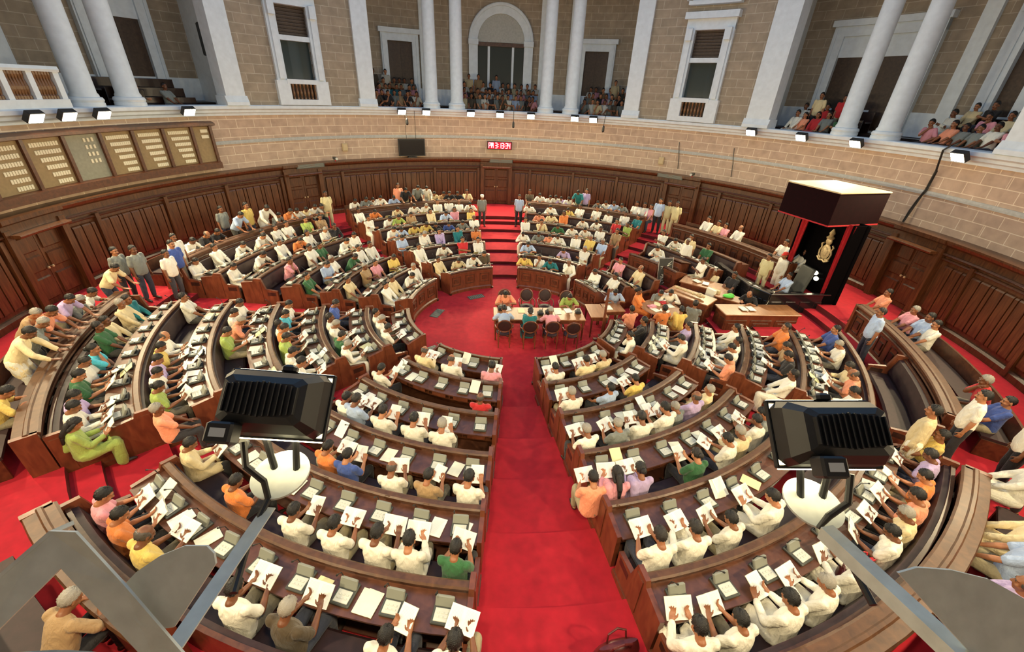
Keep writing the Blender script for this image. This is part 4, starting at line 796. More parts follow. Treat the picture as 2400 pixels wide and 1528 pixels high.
DATA = [l.split() for l in '''S4 7 121.8 11.2 d S
S4 7 114.5 11.19 l W
S4 7 117.2 11.0 l E
S4 7 120.4 11.0 l K
S4 7 134.2 11.15 w W
S4 7 131.0 11.15 w E
S4 7 128.9 11.15 w W
S4 7 127.2 11.15 w W
S4 7 123.5 11.15 w L
S4 7 112.9 11.15 w C
S4 7 110.4 11.15 w N
S4 7 108.4 11.15 w K
S4 7 106.0 11.15 w K
S4 7 103.5 11.15 h C
S4 6 135.0 10.13 s W d
S4 6 131.2 10.13 w O
S4 6 125.1 10.13 w C
S4 6 119.8 10.13 w W
S4 6 116.7 10.13 w W g
S4 6 112.7 10.13 s W
S4 6 109.4 10.13 s W
S4 6 106.5 10.13 s W b
S4 6 103.1 10.13 w W
S4 5 135.8 8.98 c W d
S4 5 130.6 8.98 w W
S4 5 127.6 8.98 w g
S4 5 122.9 8.98 r N
S4 5 116.6 8.98 s C f
S4 5 112.6 8.98 w L
S4 5 109.1 8.98 s P f
S4 5 103.9 8.98 s Y f
S4 4 133.8 7.76 w W
S4 4 130.4 7.76 w L
S4 4 125.8 7.76 w Y
S4 4 121.9 7.76 w Y
S4 4 118.0 7.76 w K
S4 4 113.4 7.76 w B
S4 4 108.8 7.76 w E
S4 4 104.1 7.76 s W b
S4 3 135.0 6.55 r L
S4 3 125.8 6.55 r W g
S4 3 119.5 6.55 s V f
S4 3 112.2 6.55 s T f
S4 3 105.0 6.55 s O
S4 2 134.2 5.34 s W
S4 2 123.3 5.34 w W
S4 2 113.4 5.34 c R
S4 2 106.2 5.34 s W
S4 1 133.1 4.13 s C d
S4 1 122.3 4.13 w C
S4 1 114.1 4.13 w W
S4 1 106.6 4.13 r M
S5 7 86.0 11.15 s M
S5 7 82.9 11.15 w W
S5 7 80.4 11.15 w W
S5 7 78.6 11.15 w W
S5 7 77.0 11.15 w V
S5 7 75.2 11.15 w W
S5 7 66.4 11.15 w E
S5 7 64.3 11.15 w W
S5 7 62.4 11.15 w L
S5 7 60.3 11.15 w E
S5 7 56.7 11.15 s W
S5 7 54.6 11.15 s W
S5 7 52.9 11.15 s P
S5 7 72.3 11.0 l T
S5 7 70.5 11.2 d V
S5 6 85.6 10.13 w W
S5 6 78.9 10.13 w W
S5 6 73.9 10.13 w Y
S5 6 70.7 10.13 s W
S5 6 65.8 10.13 s W
S5 6 62.2 10.13 r W
S5 6 57.6 10.13 s W
S5 6 53.9 10.13 s T
S5 5 81.9 8.98 w S
S5 5 78.3 8.98 w C
S5 5 74.2 8.98 s O f
S5 5 67.3 8.98 w W
S5 5 62.9 8.98 w W
S5 5 57.4 8.98 s R f
S5 5 53.9 8.98 c g
S5 4 86.0 7.76 s W
S5 4 80.5 7.76 h C
S5 4 74.0 7.76 w G
S5 4 68.9 7.76 w W
S5 4 64.1 7.76 w W
S5 4 59.5 7.76 s W
S5 4 53.7 7.76 s N f
S5 3 85.8 6.55 w W
S5 3 79.8 6.55 w E
S5 3 75.5 6.55 w S
S5 3 71.9 6.55 w W
S5 3 65.0 6.55 s W
S5 3 59.3 6.55 s Y g
S5 3 54.3 6.55 s L g
S5 2 83.5 5.34 w L
S5 2 64.7 5.34 w V
S5 2 56.5 5.34 c W gd
S5 1 82.3 4.13 w Y
S5 1 74.2 4.13 h W
S5 1 67.0 4.13 w T
S5 1 56.5 4.13 h W gd
S6 7 38.1 11.15 s W
S6 7 35.5 11.15 s C
S6 7 33.7 11.15 s P
S6 7 30.2 11.15 s W b
S6 7 19.4 11.15 s W
S6 7 17.0 11.15 s L
S6 7 14.7 11.15 s W
S6 5 42.7 8.98 c W
S6 5 37.7 8.98 w W
S6 4 37.5 7.76 w W
S6 5 28.7 8.98 s G
S6 4 22.3 7.76 c W
S6 2 38.5 5.34 s P
S6 1 39.8 4.13 r W
S6 2 27.5 5.34 s C b
S6 1 26.7 4.13 s W
S3 7 172.8 11.15 w W
S3 7 170.0 11.15 w K b
S3 7 167.4 11.15 w K
S3 7 161.7 11.75 d E
S3 7 162.2 11.0 l L
S3 7 158.5 11.2 d Y
S3 7 155.7 11.05 l W
S3 7 153.3 11.15 w E
S3 7 150.5 11.15 w O
S3 7 148.4 11.15 w W
S3 7 146.0 11.15 w C
S3 6 178.4 10.13 r W d
S3 6 172.6 10.13 s W
S3 6 167.7 10.13 w W
S3 6 162.6 10.13 w W
S3 6 160.6 10.13 s W
S3 6 157.2 10.13 s W
S3 6 154.3 10.13 s W
S3 5 178.2 8.98 r W
S3 5 170.7 8.98 w W
S3 5 162.8 8.98 s W
S3 4 171.5 7.76 h P
S3 7 144.0 11.15 w W
S3 7 142.4 11.15 w E
S3 6 149.3 10.13 s g
S3 6 145.5 10.13 s N
S3 5 158.3 8.98 w O
S3 5 154.4 8.98 s W f
S3 5 149.5 8.98 r W g
S3 5 146.9 8.98 h K f
S3 4 161.9 7.76 s W
S3 4 158.3 7.76 s G
S3 4 151.1 7.76 w W
S3 4 146.5 7.76 r W
S3 3 178.0 6.55 s G
S3 3 168.4 6.55 r L
S3 3 164.9 6.55 s W g
S3 3 158.1 6.55 w G
S3 3 152.8 6.55 s W
S3 3 147.8 6.55 s W
S3 2 175.5 5.34 s C
S3 2 163.6 5.34 c N g
S3 2 157.3 5.34 s P
S3 2 148.0 5.34 r Y
S3 1 174.1 4.13 s W d
S3 1 167.0 4.13 s C
S3 1 156.4 4.13 w W
S3 1 149.5 4.13 s W gd
S2 5 -165.9 8.98 s W
S2 5 -153.4 8.98 r W b
S2 5 -150.0 8.98 r Y
S2 5 -146.1 8.98 r V
S2 4 -165.2 7.76 r W
S2 4 -160.8 7.76 r W
S2 4 -156.9 7.76 w S g
S2 4 -152.4 7.76 r g
S2 3 -165.0 6.55 r W
S2 3 -159.7 6.55 r Q
S2 3 -153.7 6.55 s W
S2 3 -151.4 6.55 r O
S2 3 -147.4 6.55 r g
S2 3 -140.7 6.55 r W
S2 3 -135.4 6.55 r W
S2 2 -165.4 5.34 r B
S2 2 -154.7 5.34 s W
S2 2 -151.8 5.34 r W g
S2 2 -144.0 5.34 r G
S2 2 -139.4 5.34 r W gd
S2 1 -157.9 4.13 s W
S2 1 -153.5 4.13 r W g
S2 1 -144.8 4.13 r W
S1 1 -120.8 4.13 r C b
S1 1 -109.7 4.13 r W b
S1 1 -95.4 4.13 r P
S1 2 -123.2 5.34 r W
S1 2 -95.8 5.34 s R b
S1 3 -119.9 6.55 r W
S1 3 -117.4 6.55 r L
S1 3 -111.4 6.55 r W
S2 6 -163.0 10.13 s C g
S2 6 -164.7 10.13 s T f
S2 6 -158.3 10.13 s C
S2 6 -156.3 10.13 s G
S2 6 -150.2 10.13 h Q f
S2 6 -148.0 10.13 r W
S2 6 -144.6 10.13 r G
S2 6 -140.5 10.13 r V
S2 6 -138.4 10.13 r W
S2 6 -135.4 10.13 r g f
S2 5 -143.0 8.98 r W
S2 5 -139.0 8.98 r g f
S2 5 -133.5 8.98 s S g
S2 7 -169.9 11.0 l C
S2 7 -164.7 11.15 w W
S2 7 -160.0 11.0 l V
S2 7 -162.0 11.15 w E g
S2 7 -155.8 11.0 l S
S2 7 -153.1 11.0 l E g
S2 7 -149.9 11.0 l C
S2 7 -155.9 11.27 l N g
S2 7 -142.2 11.15 w Y
S2 7 -174.2 11.2 d E
S1 6 -123.3 10.13 r P
S1 6 -120.4 10.13 r O
S1 6 -116.4 10.13 r Y b
S1 5 -125.4 8.98 r C
S1 5 -116.7 8.98 r O
S1 6 -107.3 10.13 r W
S1 7 -114.2 11.15 w N g
S1 3 -105.3 6.55 r W
S1 3 -100.3 6.55 r W g
S1 4 -109.8 7.76 r B
S1 4 -103.5 7.76 r W b
S1 4 -99.0 7.76 r N
S1 4 -94.1 7.76 r W
S1 4 -113.0 7.76 r O
S1 5 -109.1 8.98 r W
S1 5 -104.8 8.98 r W
S1 5 -100.7 8.98 r W
S1 5 -97.7 8.98 r W
S1 5 -93.8 8.98 r G
S1 6 -103.3 10.13 r M g
S1 6 -96.8 10.13 r W
S1 6 -92.5 10.13 r W
S7 1 -32.5 4.13 h W
S7 1 -21.0 4.13 s K
S7 2 -29.2 5.34 r W
S7 2 -19.0 5.34 s V
S7 3 -17.8 6.55 s W
S7 3 -24.6 6.55 s W
S7 3 -27.8 6.55 r W
S7 3 -34.2 6.55 r S
S7 4 -16.6 7.76 s O
S7 4 -23.8 7.76 r N
S7 4 -27.8 7.76 r K
S7 4 -34.9 7.76 s W d
S7 5 -15.1 8.98 s B
S7 5 -19.9 8.98 r W g
S7 5 -27.2 8.98 r C
S7 5 -30.3 8.98 r S b
S7 5 -35.0 8.98 r W
S7 7 -3.6 11.15 s S
S7 7 -9.4 11.15 s P g
S7 7 -12.4 11.15 s L
S7 7 -14.0 11.15 s W
S7 7 -28.3 11.15 h R g
S7 7 -31.3 11.15 s B
S8 6 -40.0 10.13 s Y
S8 7 -42.5 11.15 s W
S8 6 -43.9 10.13 r V
S8 6 -47.5 10.13 r O
S8 6 -54.2 10.13 r C g
S8 6 -57.0 10.13 r W
S8 6 -62.4 10.13 r W
S8 6 -66.1 10.13 r W g
S8 5 -62.5 8.98 r W
S8 7 -56.9 11.15 s V b
S8 7 -49.6 11.15 s C
S8 7 -52.4 11.15 s L
S8 6 -69.8 10.13 r W
S8 6 -51.6 10.13 r S
S8 1 -61.5 4.13 r C
S8 1 -73.4 4.13 r W
S8 1 -53.7 4.13 r C g
S8 2 -65.1 5.34 s L
S8 2 -56.0 5.34 r Y
S8 2 -74.5 5.34 r W g
S8 3 -65.8 6.55 r W
S8 3 -60.1 6.55 r W
S8 3 -53.1 6.55 s V b
S8 3 -48.3 6.55 s C g
S8 3 -57.3 6.55 r E g
S8 3 -76.1 6.55 r W g
S8 3 -70.4 6.55 r E g
S8 4 -76.2 7.76 r P f
S8 4 -73.0 7.76 r V f
S8 4 -64.3 7.76 r G f
S8 4 -58.0 7.76 r W
S8 4 -55.3 7.76 r C g
S8 4 -79.2 7.76 r S
S8 5 -75.9 8.98 r W
S8 5 -72.3 8.98 r W
S8 5 -68.0 8.98 r W
S8 6 -77.2 10.13 r W
S8 6 -73.9 10.13 r W
S8 4 -50.6 7.76 r W
S8 4 -48.5 7.76 r E'''.strip().split('\n')]
rows = {}
for d in DATA: rows.setdefault((d[0], d[1]), []).append(d)
for (s, k), L in rows.items():
    L.sort(key=lambda d: float(d[2])*REV[s])
    for i, d in enumerate(L):
        k = int(d[1]); az = float(d[2]); r = float(d[3]); pose = d[4]; fl = d[6] if len(d) > 6 else ''
        act = {'r': 'reading', 'w': 'leaning', 's': 'sitting', 'c': 'arms crossed', 'h': 'hand raised', 'd': 'standing', 'l': 'bending'}[pose]
        where = f'{act}, {ORD[i]} from {SIDE[s]}, {rowname(k)}, {BLOCK[s]}'
        person(P(r, az, FL[k] if k < 7 else .95), R_(az+90)+pr.uniform(-.2, .2), pose, d[5], fl, where)

# ------------------------------------------------------------------ the well: tables, chairs, officers
def table(name, c, size, rz, label, top='table', z=.76, leg=.03):
    t = thing(name, (c[0], c[1], 0), label, 'table', None, rz); L, W_ = size
    g = G(); g.bbox((0, 0, z-.02), (L, W_, .04), b=.012); g.build('tabletop', top, t)
    g = G(); g.box((0, W_/2-.06, z-.1), (L-.14, .025, .12)); g.box((0, -W_/2+.06, z-.1), (L-.14, .025, .12)); g.box((L/2-.06, 0, z-.1), (.025, W_-.14, .12)); g.box((-L/2+.06, 0, z-.1), (.025, W_-.14, .12)); g.build('apron', 'endwood', t)
    for sx in (-1, 1):
        for sy in (-1, 1): g = G(); g.lathe((sx*(L/2-.06), sy*(W_/2-.06), 0), [(leg*.7, 0), (leg, .06), (leg*.7, .1), (leg, .35), (leg*1.2, z-.2), (leg*1.2, z-.04)], 10); g.build('leg', 'endwood', t)
    return t
table('long_table', (.9, -.43), (2.85, .85), R_(4.5), 'long polished wooden table in the middle of the red well')
table('side_table', (2.78, -.03), (.55, .95), R_(4.5), 'bare orange wooden side table at the right end of the long table')
def chair_proto(loc, rz, label):
    t = thing('round_back_chair', loc, label, 'chair', 'round back chairs at the long table', rz)
    g = G(); g.lathe((0, 0, .43), [(.21, 0), (.235, .02), (.235, .045), (.2, .06)], 20); g.build('seat', 'leather', t)
    ax = Matrix.Rotation(R_(80), 3, 'X'); g = G(); c = Vector((0, -.24, .78)); n = 24
    for i in range(n):
        a, b = 2*math.pi*i/n, 2*math.pi*(i+1)/n; f = lambda q: c+Vector((math.cos(q)*.21, -.05*math.sin(q), math.sin(q)*.22)); g.tube(f(a), f(b), .022, None, 8)
    g.build('back_frame', 'endwood', t, (0, 0, 0)); g = G(); g.ell(c, (.19, .025, .20), Matrix.Rotation(R_(12), 3, 'X')); g.build('back_cushion', 'leather', t)
    for sx in (-1, 1):
        g = G(); g.tube((sx*.17, .17, 0), (sx*.18, .18, .44), .016, .022); g.build('leg', 'endwood', t); g = G(); g.tube((sx*.17, -.2, 0), (sx*.17, -.2, .45), .016, .022); g.tube((sx*.17, -.2, .45), (sx*.15, -.235, .64), .02); g.build('leg', 'endwood', t)
        g = G(); g.path([(sx*.19, -.22, .70), (sx*.26, -.1, .68), (sx*.27, .08, .66), (sx*.25, .15, .6), (sx*.22, .16, .44)], .018, 8); g.build('armrest', 'endwood', t)
    return t
ch = None
CH = [(-.16, -1.15, 4, 'first from left on near side of long table'), (.6, -1.14, 4, 'second from left on near side of long table'), (1.27, -1.1, 4, 'third from left on near side of long table'), (1.88, -1.12, 4, 'empty round back chair at the near right end'), (.55, .62, 184, 'empty round back chair on the far side, left one'), (1.18, .66, 184, 'empty round back chair on the far side, right one'), (-.2, .5, 184, 'far left chair of the long table'), (1.9, .6, 184, 'far right chair of the long table')]
for x, y, d, l in CH:
    lab = l if l.startswith('empty') else 'round back chair, '+l
    ch = chair_proto((x, y, 0), R_(d), lab) if ch is None else (dup(ch, (x, y, 0), R_(d), lab))
for x, y, d, p, c, fl, w_, lg in [(-.2, .5, 184, 'w', 'S', '', 'at the far left of the long table', None), (1.9, .6, 184, 'w', 'g', '', 'at the far right of the long table', None), (-.16, -1.12, 4, 'w', 'L', '', 'from behind, long table, left chair', None), (.6, -1.11, 4, 's', 'T', 'f', 'from behind, long table, second chair', None), (1.27, -1.07, 4, 'w', 'P', 'g', 'from behind, long table, third chair', None)]:
    person(Vector((x, y, 0)), R_(d), p, c, fl, w_)
for x, y, l in [(-.3, -.3, 'left end'), (.95, -.5, 'middle left'), (1.2, -.4, 'middle right'), (2.15, -.3, 'right end')]:
    t = thing('table_microphone_unit', (x, y, .762), f'black microphone unit on the long table, {l}', 'microphone', 'microphone units on the long table', R_(10)); g = G(); g.bbox((0, 0, .05), (.18, .18, .1), b=.02); g.build('base', 'black', t); g = G(); g.tube((0, 0, .1), (0, 0, .17), .07, .05, 14); g.build('speaker_top', 'dgrey', t); g = G(); g.path([(.05, 0, .1), (.06, 0, .25), (.03, -.04, .33)], .007, 6); g.build('gooseneck', 'black', t)
def sheets(lst):
    for x, y, z, rz, me, l in lst:
        p = bpy.data.objects.new('paper_sheet', me); COL.objects.link(p); p.location = (x, y, z); p.rotation_euler = (0, 0, R_(rz)); tag(p, l, 'paper', 'loose papers')
sheets([(-.1, -.2, .763, 20, prt_me, 'printed sheet in front of the salmon shirt at the long table'), (.35, -.3, .763, 5, pady_me, 'pale yellow pad on the left half of the long table'), (.65, -.35, .763, -6, pad_me, 'white pad at the centre of the long table'), (1.5, -.3, .763, 8, pad_me, 'white pad right of centre on the long table'), (1.85, -.15, .763, 12, prt_me, 'printed sheet under the lime shirt writer on the long table')])
g = G(); g.bbox((2.93, -.62, .9), (.07, .07, 1.8), b=.01); g.bbox((2.93, -.62, .03), (.5, .12, .06), b=.01); g.bbox((2.93, -.62, .06), (.12, .5, .06), b=.01)
tag(g.build('wooden_post', 'endwood', None, (2.93, -.62, 0)), 'slim red brown wooden post right of the side table', 'post')
# reporters' small table and round table
table('small_table', (3.35, .25), (.7, .6), R_(10), 'small wooden table between the mint shirt and the peach shirt')
sheets([(3.22, .2, .763, 10, pad_me, 'white sheet on the small table in the well')])
person(Vector((3.55, 1.05, 0)), R_(172), 'w', 'L', '', 'writing at the small table, facing the camera'); person(Vector((3.75, -.55, 0)), R_(12), 's', 'S', '', 'seen from behind at the small table', legs=(150, 140, 115))
t = thing('round_table', (5.0, .4, 0), 'round table covered with papers left of the big desk', 'table'); g = G(); g.lathe((0, 0, .72), [(.62, 0), (.64, .02), (.62, .04)], 32); g.build('tabletop', 'table', t); g = G(); g.lathe((0, 0, 0), [(.3, 0), (.28, .05), (.07, .12), (.06, .5), (.1, .72)], 20); g.build('pedestal', 'endwood', t)
sheets([(4.75, .2, .763, 30, pad_me, 'white papers at the left of the round table'), (5.05, .15, .763, 60, pad_me, 'white papers at the centre of the round table'), (5.35, .55, .763, 15, pad_me, 'white papers at the right of the round table'), (4.95, .65, .763, -20, pady_me, 'yellow papers at the back of the round table')])
for x, y, c, l in ((4.7, .4, 'pink', 'left'), (5.2, .75, 'redplastic', 'back')):
    g = G(); g.bbox((x, y, .785), (.26, .2, .04), R_(20)); g.bbox((x+.02, y, .815), (.2, .16, .02), R_(40)); tag(g.build('file_folder', c, None, (x, y, .765)), f'{"pink" if c == "pink" else "red"} folders at the {l} of the round table', 'folder', 'folders on the round table')
for x, y, d, p, c, fl, w_ in [(4.3, .75, 240, 's', 'O', 'f', 'left of the round table'), (5.05, 1.25, 190, 'w', 'E', '', 'bent over the far side of the round table'), (5.5, 1.2, 165, 'w', 'W', '', 'far right of the round table'), (4.75, -.55, 8, 's', 'O', '', 'seen from behind at the round table'), (5.3, -.5, -4, 's', 'Y', 'f', 'seen from behind at the round table, dark hair'), (5.85, -.15, -30, 's', 'E', '', 'near right of the round table')]:
    person(Vector((x, y, 0)), R_(d), p, c, fl, w_)
t = thing('low_screen', (5.15, -1.05, 0), 'low curved wooden screen below the round table', 'screen'); o = t.location
g = G(); g.bbox(o+Vector((.1, 0, .3)), (1.4, .05, .6), R_(-6)); g.build('panel', 'endwood', t, o); g = G(); g.bbox(o+Vector((.1, 0, .62)), (1.46, .09, .05), R_(-6)); g.build('top_rail', 'rail', t, o)
# secretaries' desks
def bigdesk(name, c, size, rz, z, label, f=0.0):
    t = thing(name, (c[0], c[1], f), label, 'desk', None, rz); L, W_ = size
    g = G(); g.bbox((0, 0, z/2), (L-.08, W_-.08, z-.06), b=.01); g.bbox((0, 0, .06), (L, W_, .12), b=.02); g.build('body', 'endwood', t)
    g = G(); g.bbox((0, 0, z-.02), (L+.04, W_+.04, .05), b=.015); g.build('desktop', 'table', t)
    g = G()
    for s in (-1, 1):
        for i in range(3): x = (i-1)*L/3; g.bbox((x, s*(W_/2-.035), z*.52), (L/3-.12, .02, z*.5), b=.008); g.bbox((x, s*(W_/2-.025), z*.52), (L/3-.3, .02, z*.28), b=.008)
        for i in range(2): y = (i-.5)*W_/2; g.bbox((s*(L/2-.035), y, z*.52), (.02, W_/2-.1, z*.5), b=.008)
    g.build('carved_panel', 'bench', t)
    return t
bigdesk('mace_desk', (6.15, 1.0), (1.5, .75), R_(-45), 1.0, 'large carved wooden desk with the gilt mace in front of the dais')
bigdesk('clerk_desk', (7.15, 2.15), (1.7, .8), R_(-35), .95, 'wooden desk with papers where the cream shirt sits below the rostrum'); bigdesk('counter_desk', (8.05, .15), (2.5, .75), R_(4), .95, 'long carved wooden counter in front of the black dais')
def along(x, y, z, d): return Matrix.Translation((x, y, z)) @ Matrix.Rotation(R_(d), 4, 'Z')
t = thing('mace', (6.12, 1.0, 1.03), 'ornate pale gilt mace lying on the big carved desk', 'mace', None, R_(-50)); g = G(); g.tube((-.5, 0, .06), (.25, 0, .06), .035, .04, 12); g.build('shaft', 'gold', t); g = G(); g.ell((.34, 0, .08), (.13, .08, .08)); g.ell((.48, 0, .08), (.05, .05, .05)); g.build('head', 'gold', t); g = G(); g.ell((-.52, 0, .06), (.06, .05, .05)); g.ell((-.2, 0, .06), (.04, .05, .05)); g.ell((.1, 0, .06), (.04, .055, .055)); g.build('knob', 'gold', t)
sheets([(6.85, 2.3, .99, 20, pad_me, 'white papers at the left of the clerk desk'), (7.1, 2.1, .99, -30, prt_me, 'printed papers at the middle of the clerk desk'), (7.55, .1, .99, 5, pad_me, 'white papers at the left of the long counter'), (7.8, .12, .99, 5, prt_me, 'printed papers on the long counter')])
t = thing('box_file_stack', (7.0, 1.35, .6), 'white and green box files standing beside the mace desk', 'files'); g = G(); g.bbox((0, 0, .25), (.12, .34, .5), .5); g.build('box_file', 'pad', t); g = G(); g.bbox((.16, .05, .24), (.12, .34, .46), .6); g.build('box_file', 'cream', t); g = G(); g.bbox((.1, 0, -.28), (.5, .4, .55), .5); g.build('stand', 'bench', t)
g = G(); g.ell((7.45, 1.0, 1.02), (.2, .13, .06)); g.ell((7.52, 1.02, 1.05), (.12, .09, .05)); tag(g.build('green_bag', 'greenbag', None, (7.45, 1.0, .97)), 'bright green bag on the desk beside the bent person', 'bag')
bigdesk('side_desk', (7.5, 1.05), (.8, .5), R_(-40), .96, 'small desk between the mace desk and the black dais')
person(Vector((7.6, 2.75, .0)), R_(140), 's', 'C', 'g', 'sitting at the clerk desk'); person(Vector((7.95, 1.95, .25)), R_(125), 's', 'K', '', 'in dark suit left of the black dais'); person(Vector((8.2, .86, .22)), R_(125), 'w', 'K', 'b', 'in dark suit at the long counter'); person(Vector((7.9, 1.35, .0)), R_(110), 'w', 'P', '', 'bent beside the green bag')
# rostrum and easel
t = thing('speech_rostrum', (6.62, 3.72, FL[3]), 'wooden speech rostrum in front of the standing speaker', 'lectern', None, R_(-60)); g = G(); g.bbox((0, 0, .5), (.6, .5, .95), b=.015); g.bbox((0, 0, .06), (.72, .62, .12), b=.02); g.build('body', 'endwood', t); g = G(); g.bbox((0, .02, 1.0), (.7, .56, .05), Matrix.Rotation(R_(-14), 3, 'X'), b=.015); g.build('sloped_top', 'bench', t); g = G(); g.bbox((0, -.25, .5), (.4, .03, .6), b=.01); g.build('carved_panel', 'bench', t)
person(Vector((6.98, 4.2, FL[4])), R_(125), 'd', 'W', 'dg', 'standing to speak behind the rostrum, long white clothes'); person(Vector((7.3, 4.75, FL[4])), R_(130), 'd', 'C', '', 'standing behind the speaker in white')
t = thing('notice_easel', (6.0, 3.35, FL[2]), 'black notice board with white brush lettering on a steel easel', 'easel', None, R_(5)); q = Matrix.Rotation(R_(-14), 3, 'X')
g = G(); g.bbox((0, 0, .72), (.52, .03, 1.1), q, b=.006); g.build('board', 'black', t); g = G(); rq = random.Random(5)
for i in range(16):
    x, z = rq.uniform(-.16, .16), -.4+i*.052; p0 = q @ Vector((x, -.022, z)); pts = [p0+q @ Vector((rq.uniform(-.07, .07)*j*.6, 0, rq.uniform(-.035, .035)*j)) for j in range(4)]; g.path([p+Vector((0, 0, .72)) for p in pts], .008, 5)
g.build('white_lettering', 'pad', t); g = G()
for s in (-1, 1): g.tube((s*.29, -.2, 0), (s*.28, .14, 1.32), .014); g.tube((s*.29, .32, 0), (s*.28, .12, 1.2), .014)
for z, y in ((.16, -.13), (1.28, .13)): g.tube((-.28, y, z), (.28, y, z), .014)
g.build('steel_frame', 'steel', t)
# ------------------------------------------------------------------ the dais of the presiding officer
DZ = .45
t = thing('dais', (9.6, 1.7, 0), 'black lacquered dais with red carpeted step and black front rails', 'dais', None, R_(5)); o = (0, 0, 0)
g = G(); g.bbox((.3, .45, DZ/2), (3.2, 2.9, DZ), b=.02); g.build('platform', 'carpet', t); g = G(); g.bbox((.1, -1.55, DZ/2-.05), (.9, .9, DZ*.7), b=.02); g.build('carpet_step', 'carpet', t)
def rail_seg(a, b, z0, z1):
    a, b = Vector(a), Vector(b); d = b-a; rot = math.atan2(d.y, d.x); m = (a+b)/2; g.bbox((m.x, m.y, (z0+z1)/2), (d.length, .07, z1-z0), rot, b=.01); g.bbox((m.x, m.y, z1), (d.length+.08, .16, .05), rot, b=.012)
    n = 4
    for i in range(n): p = a.lerp(b, (i+.5)/n); g.bbox((p.x, p.y, (z0+z1)/2), (d.length/n*.7, .10, (z1-z0)*.6), rot, b=.01)
g = G(); rail_seg((-1.35, 1.9, 0), (-1.35, -.3, 0), 0, 1.3); rail_seg((-1.35, -.3, 0), (-1.05, -.95, 0), 0, 1.3); rail_seg((-1.05, -.95, 0), (1.0, -.95, 0), 0, 1.3); g.build('front_rail', 'blacklac', t)
g = G(); g.bbox((-.75, .45, .98), (.6, 1.5, .05), R_(14), b=.015); g.bbox((-.75, .45, .7), (.45, 1.3, .5), R_(14), b=.01); g.build('desk', 'blacklac', t)
c = Vector((10.75, 1.95, 0))
t = thing('canopy_backdrop', (c.x, c.y, DZ), 'tall black panelled backdrop behind the dais chair with red curtains', 'backdrop', None, R_(5))
g = G(); g.bbox((.12, 0, 1.6), (.12, 2.4, 3.2), b=.02); g.build('back_panel', 'blackcloth', t); g = G(); g.bbox((-.1, -1.12, 1.6), (.5, .08, 3.2), b=.02); g.bbox((-.1, 1.12, 1.6), (.5, .08, 3.2), b=.02); g.build('side_panel', 'blackcloth', t)
def curtain(x, y, z0, z1, w0, w1):
    vs = []; n, m = 24, 14
    for j in range(m+1):
        u = j/m; z = z1+(z0-z1)*u; wd = w0+(w1-w0)*u
        for i in range(n+1): s = i/n-.5; vs.append((x+.022*math.sin(i*1.9)*(1-.3*u), y+s*wd, z))
    fs = [(j*(n+1)+i, j*(n+1)+i+1, (j+1)*(n+1)+i+1, (j+1)*(n+1)+i) for j in range(m) for i in range(n)]
    g.add(vs, fs); g.add([(a+.02, b, d) for a, b, d in vs], [f[::-1] for f in fs])
g = G(); curtain(-.32, -1.0, .15, 3.18, .34, .12); g.build('curtain', 'redcloth', t); g = G(); curtain(-.32, 1.0, .15, 3.18, .46, .14); g.build('curtain', 'redcloth', t)
e = thing('wall_crest', (c.x-.02, c.y-.12, DZ+1.9), 'pale gilt crest on the black backdrop between the red curtains', 'crest', None, R_(5))
g = G(); g.ell((0, 0, .12), (.05, .2, .26)); g.ell((-.03, 0, .12), (.05, .13, .17)); g.build('shield', 'gold', e)
g = G(); g.ell((-.02, 0, .48), (.06, .13, .13)); g.lathe((-.02, 0, .56), [(.1, 0), (.13, .05), (.06, .12), (.09, .2), (.02, .34)], 14); g.build('crown', 'gold', e)
g = G()
for s in (-1, 1):
    g.path([(0, s*.1, -.14), (0, s*.24, -.06), (0, s*.27, .1), (0, s*.22, .22), (0, s*.27, .33), (0, s*.2, .38)], .028, 8)
g.build('mantling', 'gold', e); g = G(); g.path([(0, -.26, -.12), (-.02, -.12, -.2), (0, 0, -.17), (-.02, .12, -.2), (0, .26, -.12)], .035, 8); g.build('scroll', 'gold', e)
t = thing('canopy', (10.36, 1.96, 3.6), 'dark maroon box canopy with cream top over the dais chair', 'canopy', None, R_(16))
g = G(); g.bbox((0, 0, .48), (2.02, 1.92, .96), b=.01); g.build('valance', 'maroon', t); g = G(); g.bbox((0, 0, .985), (2.06, 1.96, .04), b=.008); g.build('canopy_top', 'cream', t)
g = G()
for s in (-1, 1): g.box((0, s*.965, .0), (2.03, .02, .04)); g.box((s*1.015, 0, .0), (.02, 1.93, .04))
g.build('red_piping', 'redcloth', t)
t = thing('presiding_chair', (9.95, 1.75, DZ), 'high backed dark green leather chair on the dais', 'chair', None, R_(95)); g = G(); g.bbox((0, 0, .42), (.62, .58, .14), b=.04); g.build('seat', 'dgrey', t); g = G(); g.bbox((0, -.33, .95), (.66, .12, 1.05), Matrix.Rotation(R_(10), 3, 'X'), b=.05); g.build('backrest', 'dgrey', t)
for s in (-1, 1):
    g = G(); g.bbox((s*.34, .02, .62), (.09, .5, .08), b=.03); g.tube((s*.34, .22, .35), (s*.34, .22, .6), .03); g.build('armrest', 'blacklac', t)
    for y in (-.24, .24): g = G(); g.tube((s*.26, y, 0), (s*.26, y, .36), .03); g.build('leg', 'blacklac', t)
person(Vector((9.75, 1.72, DZ)), R_(95), 's', 'L', '', 'presiding on the dais chair')
person(Vector((10.05, 2.75, DZ)), R_(100), 'd', 'W', 'z', 'standing on the dais with a red cap', legs=(225, 222, 210)); person(Vector((9.35, 2.55, DZ)), R_(120), 'd', 'H', '', 'standing left of the red-capped attendant', legs=(190, 180, 140))
